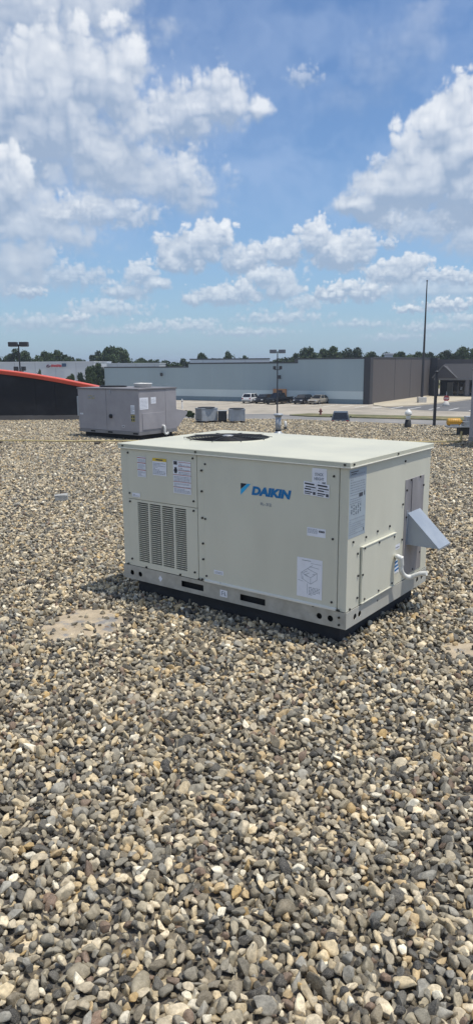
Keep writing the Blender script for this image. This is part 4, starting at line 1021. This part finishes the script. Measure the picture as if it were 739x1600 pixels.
# ------------------------------------------------------------------ poles, signs, small lot furniture
M_pole = pbr('pole_bronze', (.05, .05, .055), .55, metal=.3)
def light_pole(label, px, pyhead, span_px, Y, cam_py):
    hp = at(px, pyhead, Y); u = thing('street_lamp', label, 'lamp post', (hp.x, Y, LOT)); H = hp.z - LOT; sp_ = span_px * Y / F
    MB().bbox(-.3, .3, -.3, .3, 0, .7, .05).build('footing', M_conc, u)
    MB().tube([(0, 0, .7), (0, 0, H)], [.085, .055], 10).build('pole', M_pole, u)
    MB().bbox(-sp_ / 2 + .2, sp_ / 2 - .2, -.04, .04, H - .06, H + .02, .01).build('arm', M_pole, u)
    for s_ in (-1, 1):
        x0_ = s_ * sp_ * .07; x1_ = s_ * sp_ / 2
        hd = MB().bbox(min(x0_, x1_), max(x0_, x1_), -.30, .30, H - .16, H + .22, .04).build('lamp_head', M_pole if span_px > 26 else pbr('head_grey', (.13, .14, .16), .5), u)
        MB().bbox(min(x0_, x1_) + .08, max(x0_, x1_) - .08, -.22, .22, H - .18, H - .161, .004).build('lens', pbr('lens', (.5, .52, .52), .3), hd)
    zc = at(px, cam_py, Y).z - LOT
    for s_ in (-1, 1):
        MB().bbox(s_ * .32 - .16, s_ * .32 + .16, -.25, .15, zc - .18, zc + .18, .03).build('floodlight', M_pole, u)
    MB().box(-.3, .3, -.03, .03, zc - .25, zc - .19).build('bracket', M_pole, u)
light_pole('twin-headed lamp post rising behind the red parapet coping', 29.5, 538.5, 29, 62, 576)
light_pole('twin-headed lamp post in front of the blue store', 433.5, 549.5, 24, 78, 574.5)
bs = gp(658, 630, LOT); Yp = bs.y
u = thing('flagpole', 'very tall dark bare flagpole on a white concrete base', 'flagpole', bs)
tp_ = at(667, 440, Yp)
MB().bbox(-.65, .65, -.65, .65, 0, 1.0, .04).build('footing', pbr('white_concrete', (.58, .56, .52), .8), u)
Hf = tp_.z - LOT
MB().tube([(0, 0, .9), (0, 0, Hf * .5), (0, 0, Hf)], [.24, .17, .08], 12).build('pole', M_pole, u)
MB().lathe([(0, 0), (.12, .05), (.14, .14), (.08, .24), (0, .26)], 12, (0, 0, Hf)).build('finial', M_pole, u)
b_ = gp(696, 634.5, LOT)
u = thing('stop_sign', 'red stop sign on a white base beside the driveway', 'sign', (b_.x, b_.y, LOT))
MB().lathe([(.55, 0), (.5, .3), (.25, .75), (.08, .8)], 14).build('base', pbr('white_concrete', (.58, .56, .52)), u)
MB().tube([(0, 0, .7), (0, 0, 2.2)], .05, 8).build('pole', M_lead, u)
zc = at(696, 622.5, b_.y).z - LOT
oc = [(.48 * math.cos(math.pi / 8 + k * math.pi / 4), -.05, zc + .48 * math.sin(math.pi / 8 + k * math.pi / 4)) for k in range(8)]
sgn_ = MB().prism(oc, (0, .02, 0)).build('plate', pbr('stop_red', (.38, .03, .03), .5), u)
text('STOP', .36, lambda a, b, c: (a, -.056, b), -.36, zc - .13, pbr('sign_white', (.75, .75, .75), .5), sgn_, 0, .012, 0, .72)
b_ = gp(500.5, 649.5, LOT)
u = thing('fire_hydrant', 'red fire hydrant on the grass verge', 'hydrant', (b_.x, b_.y, LOT + .1)); u.scale = (.8, .8, .85); M_hyd = pbr('hydrant_red', (.17, .045, .04), .5)
MB().lathe([(.24, 0), (.24, .08), (.16, .10), (.16, .62), (.20, .64), (.20, .70), (.15, .82), (.06, .92), (.06, 1.0), (0, 1.0)], 16).build('barrel', M_hyd, u)
MB().tube([(-.30, 0, .5), (.30, 0, .5)], .09, 10).build('outlet', M_hyd, u); MB().tube([(0, -.28, .45), (0, 0, .45)], .11, 10).build('outlet', M_hyd, u)
b_ = gp(285, 639, LOT)
u = thing('marker_post', 'slim white marker post in the lot beyond the older grey rooftop unit', 'post', (b_.x, b_.y, LOT))
MB().tube([(0, 0, 0), (0, 0, 1.5)], .09, 10).build('shaft', pbr('sign_white', (.75, .75, .75), .5), u); MB().lathe([(.10, 1.05), (.11, 1.06), (.11, 1.15), (.10, 1.16)], 10).build('band', M_walldark, u)
# parking lines
ln = MB(); ln.box(0, .20, 0, 5.6, 0, .003); lnm = ln.mesh('parking_line', M_linepaint)
for k in range(18):
    s_ = 1.5 + k * 2.8; p_ = C0 + ev * s_ - iv * (3.0 + 5.6); link('parking_line', lnm, lot, (p_.x, p_.y, LOT + .004), (0, 0, math.atan2(iv.y, iv.x) - math.pi / 2))
for k in range(7):
    p_ = C0 - ev * (1 + k * 2.8) - iv * 9.0; link('parking_line', lnm, lot, (p_.x, p_.y, LOT + .004), (0, 0, math.atan2(iv.y, iv.x) - math.pi / 2))

# ------------------------------------------------------------------ cars
M_tyre = pbr('tyre', (.02, .02, .02), .85); M_rim = pbr('alloy_rim', (.35, .35, .36), .35, metal=.7)
M_head = pbr('headlight', (.7, .72, .74), .15); M_tail = pbr('taillight', (.35, .02, .02), .25)
def car(name, cat, label, loc_, head, paint, L=4.5, W=1.82, H=1.5, style='suv'):
    u = thing(name, label, cat, loc_, head)
    hl = L / 2
    if style == 'pickup': belt = [(-hl, .98), (-hl + .1, 1.05), (-.5, 1.05), (-.3, 1.08), (.9, 1.08), (1.2, 1.06), (hl - .2, .98), (hl, .80)]; cab = (-.75, -.55, .75, 1.45)
    elif style == 'sedan': belt = [(-hl, .75), (-hl + .12, .93), (-1.2, .98), (0, .95), (1.0, .92), (hl - .3, .76), (hl, .55)]; cab = (-1.75, -1.0, .35, 1.15)
    else: belt = [(-hl, .85), (-hl + .1, 1.0), (-1.2, 1.02), (0, 1.0), (1.1, .98), (hl - .25, .86), (hl, .60)]; cab = (-hl + .08, -hl + .55, .45, 1.2)
    zb = .28; sec = []
    for i, (x, zt_) in enumerate(belt):
        w_ = W / 2 * (.86 if i in (0, len(belt) - 1) else 1.0 if 1 < i < len(belt) - 2 else .96)
        h = zt_ - zb; sec.append([(x, -w_ * .9, zb), (x, -w_, zb + .25 * h), (x, -w_, zb + .72 * h), (x, -w_ * .93, zt_), (x, w_ * .93, zt_), (x, w_, zb + .72 * h), (x, w_, zb + .25 * h), (x, w_ * .9, zb)])
    mb = MB(); n_ = 8
    mb.add([p for s_ in sec for p in s_], [(i * n_ + k, i * n_ + (k + 1) % n_, (i + 1) * n_ + (k + 1) % n_, (i + 1) * n_ + k)[::-1] for i in range(len(sec) - 1) for k in range(n_)] + [tuple(range(n_))[::-1], tuple(range((len(sec) - 1) * n_, len(sec) * n_))])
    body = mb.build('body', paint, u)
    xa, xb, xc, xd = cab; wb, wt = W / 2 * .92, W / 2 * .74; z0_ = 1.0 if style != 'sedan' else .92
    mb = MB(); lo = [(xa, -wb, z0_), (xd, -wb, z0_), (xd, wb, z0_), (xa, wb, z0_)]; hi = [(xb, -wt, H), (xc, -wt, H), (xc, wt, H), (xb, wt, H)]
    mb.add(lo + hi, [(0, 1, 5, 4), (1, 2, 6, 5), (2, 3, 7, 6), (3, 0, 4, 7), (4, 5, 6, 7)]); cabo = mb.build('cabin', paint, u)
    def quad(nm, a, b, c, d, ins=.09, off=.012):
        P4 = [Vector(q) for q in (a, b, c, d)]; ce = sum(P4, Vector()) / 4; nn = (P4[1] - P4[0]).cross(P4[3] - P4[0]).normalized()
        Q = [ce + (p - ce) * (1 - ins) + nn * off for p in P4]; m_ = MB(); m_.add(Q + [q - nn * (off + .02) for q in Q], [(0, 1, 2, 3), (0, 4, 5, 1), (1, 5, 6, 2), (2, 6, 7, 3), (3, 7, 4, 0)]); m_.build(nm, M_glass, cabo)
    V = [Vector(q) for q in lo + hi]
    quad('windscreen', V[1], V[2], V[6], V[5]); quad('rear_window', V[3], V[0], V[4], V[7], .14)
    for s_ in (0, 1):
        a, b, c, d = (V[0], V[1], V[5], V[4]) if s_ == 0 else (V[2], V[3], V[7], V[6])
        m1, m2 = (a + b) / 2, (d + c) / 2
        quad('side_window', a, m1, m2, d, .13); quad('side_window', m1, b, c, m2, .13)
    for x in (-hl + .85, hl - .9):
        for s_ in (-1, 1):
            wh = link('wheel', None, u, (x, s_ * (W / 2 - .10), .34), (math.radians(90), 0, 0)) if False else None
            ty = MB().lathe([(.20, -.11), (.31, -.11), (.34, -.08), (.34, .08), (.31, .11), (.20, .11)], 20).build('wheel', M_tyre, u, (x, s_ * (W / 2 - .10), .34), (math.radians(90), 0, 0))
            MB().lathe([(0, -.118), (.19, -.112), (.21, -.10), (.21, .10), (.19, .112), (0, .118)], 16).build('rim', M_rim, ty)
    for s_ in (-1, 1):
        MB().bbox(hl - .28, hl - .02, s_ * W * .36 - .16, s_ * W * .36 + .16, .60, .74, .03).build('headlight', M_head, u)
        MB().bbox(-hl - .012, -hl + .16, s_ * W * .37 - .13, s_ * W * .37 + .13, .72, .92, .02).build('taillight', M_tail, u)
        MB().bbox(xd - .25, xd - .1, s_ * (W / 2 + .06) - .08, s_ * (W / 2 + .06) + .08, 1.0, 1.14, .02).build('mirror', paint, u)
    MB().bbox(hl - .05, hl + .03, -W * .28, W * .28, .40, .58, .02).build('grille', M_tyre, u)
    MB().bbox(-hl - .02, -hl + .1, -W * .42, W * .42, .32, .52, .03).build('bumper', M_tyre if style != 'sedan' else paint, u)
    if style == 'pickup':
        MB().box(-hl + .10, -.80, -W / 2 * .82, W / 2 * .82, 1.045, 1.056).build('bed', M_tyre, u)
        for s_ in (-1, 1): MB().bbox(-hl + .05, -.78, s_ * W * .455 - .05, s_ * W * .455 + .05, 1.04, 1.14, .02).build('bed_rail', paint, u)
    return u
def paint(nm, c): return pbr('paint_' + nm, c, .25, metal=.1, var=.02, rvar=.03)
hd = math.atan2(-iv.y, -iv.x)
def carat(px, py): p = gp(px, py, LOT); return (p.x, p.y, LOT + .003)
car('parked_car', 'car', 'white parked crossover with its tail towards the roof', carat(393, 629.5), hd + math.pi + .10, paint('white', (.74, .75, .75)), 4.5, 1.85, 1.62)
car('parked_car', 'car', 'dark parked car between the white crossover and the black pickup', carat(413, 630), hd, paint('dark', (.018, .02, .026)), 4.4, 1.8, 1.5)
car('pickup_truck', 'pickup', 'black pickup truck parked below the orange doorway', carat(436, 631), hd - .15, paint('black', (.012, .013, .016)), 5.6, 1.95, 1.82, 'pickup')
car('parked_car', 'car', 'black parked hatchback beside the tan sedan', carat(473, 631), hd, paint('black2', (.016, .018, .024)), 4.3, 1.8, 1.52)
car('parked_car', 'car', 'tan parked sedan beside the black hatchback', carat(498, 631), hd - .1, paint('tan', (.34, .31, .26)), 4.7, 1.82, 1.46, 'sedan')
p_ = at(532, 648, 74)
car('sport_utility_vehicle', 'car', 'dark sport utility vehicle on the road just below the roof edge', (p_.x, p_.y, LOT + .008), math.radians(81), paint('slate', (.055, .068, .085)), 4.6, 1.9, 1.68)

# ------------------------------------------------------------------ trees
M_bark = pbr('bark', (.07, .055, .042), .95, var=.3, scale=3)
LEAF = [pbr('leaves_a', (.050, .078, .030), .75, var=.2, scale=.4, island=.35, spec=.3), pbr('leaves_b', (.065, .098, .038), .75, var=.2, scale=.4, island=.35, spec=.3), pbr('leaves_c', (.040, .064, .032), .75, var=.2, scale=.4, island=.35, spec=.3)]
def crown_mesh(seed, nleaf=4200):
    r = random.Random(seed); lobes = [(Vector((0, 0, .55)), .30)]
    while len(lobes) < 17:
        q = r.uniform(.10, .36); zl = r.uniform(.22, .86); th = r.uniform(0, 6.28)
        if (q / .38) ** 2 + ((zl - .52) / .37) ** 2 < 1: lobes.append((Vector((q * math.cos(th), q * math.sin(th), zl)), r.uniform(.10, .17)))
    mb = MB()
    for _ in range(nleaf):
        c, R = r.choice(lobes); dv_ = Vector((r.gauss(0, 1), r.gauss(0, 1), r.gauss(0, 1))).normalized()
        p = c + dv_ * R * (r.random() ** .35) * r.uniform(.9, 1.12)
        a = Vector((r.gauss(0, 1), r.gauss(0, 1), r.gauss(0, 1))).normalized(); b = a.orthogonal().normalized(); b = (Matrix.Rotation(r.uniform(0, 6.28), 3, a) @ b); c2 = a.cross(b)
        s_ = r.uniform(.014, .030)
        mb.add([p - b * s_ - c2 * s_ * .6, p + b * s_ - c2 * s_ * .6, p + b * s_ * .7 + c2 * s_, p - b * s_ * .7 + c2 * s_ * .8], [(0, 1, 2, 3)])
    return mb
CROWNS = [[crown_mesh(s_).mesh('crown', LEAF[s_ % 3]) for s_ in (1, 2, 3)], [crown_mesh(s_).mesh('crown', LEAF[(s_ + 1) % 3]) for s_ in (4, 5, 6)]]
CR = CROWNS[0] + CROWNS[1]
tm = MB(); tm.tube([(0, 0, -.01), (.004, 0, .2), (-.004, .004, .45), (0, 0, .75)], [.022, .017, .012, .004], 8)
for k in range(6):
    th = k * 1.05; tm.tube([(0, 0, .25 + .05 * k), (.12 * math.cos(th), .12 * math.sin(th), .38 + .05 * k), (.22 * math.cos(th), .22 * math.sin(th), .46 + .045 * k)], [.010, .006, .002], 6)
trunkm = tm.mesh('trunk', M_bark)
def tree(px, py, wpx, Y, i, label, group, name='tree'):
    p = at(px, py, Y); H = (p.z - LOT) / .93; wd = wpx * Y / F / .80
    u = thing(name, label, 'tree', (p.x, Y, LOT - .04), rnd.uniform(0, 6.28), group)
    c = link('crown', CR[i % 6], u); c.scale = (wd, wd, H)
    t_ = link('trunk', trunkm, u); t_.scale = (H * .7, H * .7, H)
    return u
r_ = random.Random(21)
LB = 'leafy tree in the wood line behind the white warehouse'; LC = 'leafy tree in the wood line behind the charcoal store block'; LD = 'low leafy tree showing over the blue store parapet'
own = {190: 'tallest broad tree standing beyond the end of the blue store', 172: 'loose pale tree next to the tallest tree beyond the blue store', 361: 'round tree top showing over the white roof block', 318: 'small tree top at the near edge of the white roof block',
       524: 'broad dark tree behind the step of the blue store parapet', 668: 'leafy tree behind the tall flagpole', 738: 'tall dark tree rising over the entrance canopy', 622: 'leafy tree behind the white roof ventilator', 22: 'leafy tree behind the twin-headed lamp post by the red coping'}
left = [(-70, 548, 55), (-25, 550, 45), (6, 553, 30), (22, 546.5, 34), (43, 551, 32), (62, 549, 36), (84, 549, 38), (100, 556, 28), (122, 556, 30), (-8, 557, 30), (75, 555, 30), (110, 560, 30)]
for i, (x, y, w_) in enumerate(left): tree(x, y, w_ * 1.1, 205 + r_.uniform(0, 25), i, own.get(x, LB), 'trees behind the warehouse')
mid = [(150, 549, 28), (172, 545, 38), (190, 543, 40), (215, 560, 30), (240, 563, 36), (272, 562, 36), (290, 561, 28), (318, 554, 26), (361, 549, 24), (378, 557, 24), (340, 561, 30),
       (430, 559, 34), (455, 553, 34), (478, 546, 34), (497, 545, 36), (524, 543, 42), (550, 545, 38), (570, 548, 36), (590, 551, 34), (608, 553, 34), (622, 549, 40), (645, 551, 38), (668, 552, 36), (690, 549, 38), (708, 548, 36), (727, 545, 36), (738, 537, 34), (770, 540, 50), (810, 545, 50),
       (466, 556, 30), (510, 552, 34), (537, 552, 34), (580, 555, 34), (634, 556, 34), (656, 557, 34), (680, 556, 34), (700, 556, 34), (718, 553, 34)]
for i, (x, y, w_) in enumerate(mid): tree(x, y, w_ * 1.1, 214 + r_.uniform(0, 30), i + 3, own.get(x, LD if x < 440 else LC), 'trees over the blue store' if x < 440 else 'trees behind the charcoal store')
BL = ['low round bush just over the red coping below the blue square sign', 'low bush over the red coping, next to the tall dark bush', 'tallest dark bushy tree in front of the white warehouse', 'dark bushy tree touching the end of the blue store',
      'mid-height dark bush between low bush and tallest bush', 'tiny bush over the red coping near the lamp post']
for i, (x, y, w_, Y) in enumerate([(112, 585, 20, 150), (126, 583, 18, 146), (146, 566, 26, 150), (158, 568, 22, 152), (139, 576, 22, 145), (60, 577, 12, 150)]):
    tree(x, y, w_, Y, i, BL[i], 'bushes before the warehouse', 'bush')
b_ = gp(296, 655.5, LOT)
u = thing('shrub', 'low dark green shrub beside the slim white marker post', 'shrub', b_)
c = link('foliage', CR[2], u); c.scale = (1.5, 1.5, 1.25); t_ = link('stem', trunkm, u); t_.scale = (1.1, 1.1, 1)

# ------------------------------------------------------------------ humid summer air
hm = bpy.data.materials.new('humid_air'); hm.use_nodes = True; t = NT(hm.node_tree); hm.node_tree.nodes.clear()
pv = t.n('ShaderNodeVolumePrincipled'); pv.inputs['Color'].default_value = (.80, .88, 1.0, 1); pv.inputs['Density'].default_value = .00035; pv.inputs['Anisotropy'].default_value = .3
om = t.n('ShaderNodeOutputMaterial'); t.put(om.inputs['Volume'], pv.outputs[0])
hz_ = MB().box(-3100, 3100, -900, 5100, LOT - 1.2, 22).build('haze', hm); hz_['kind'] = 'stuff'
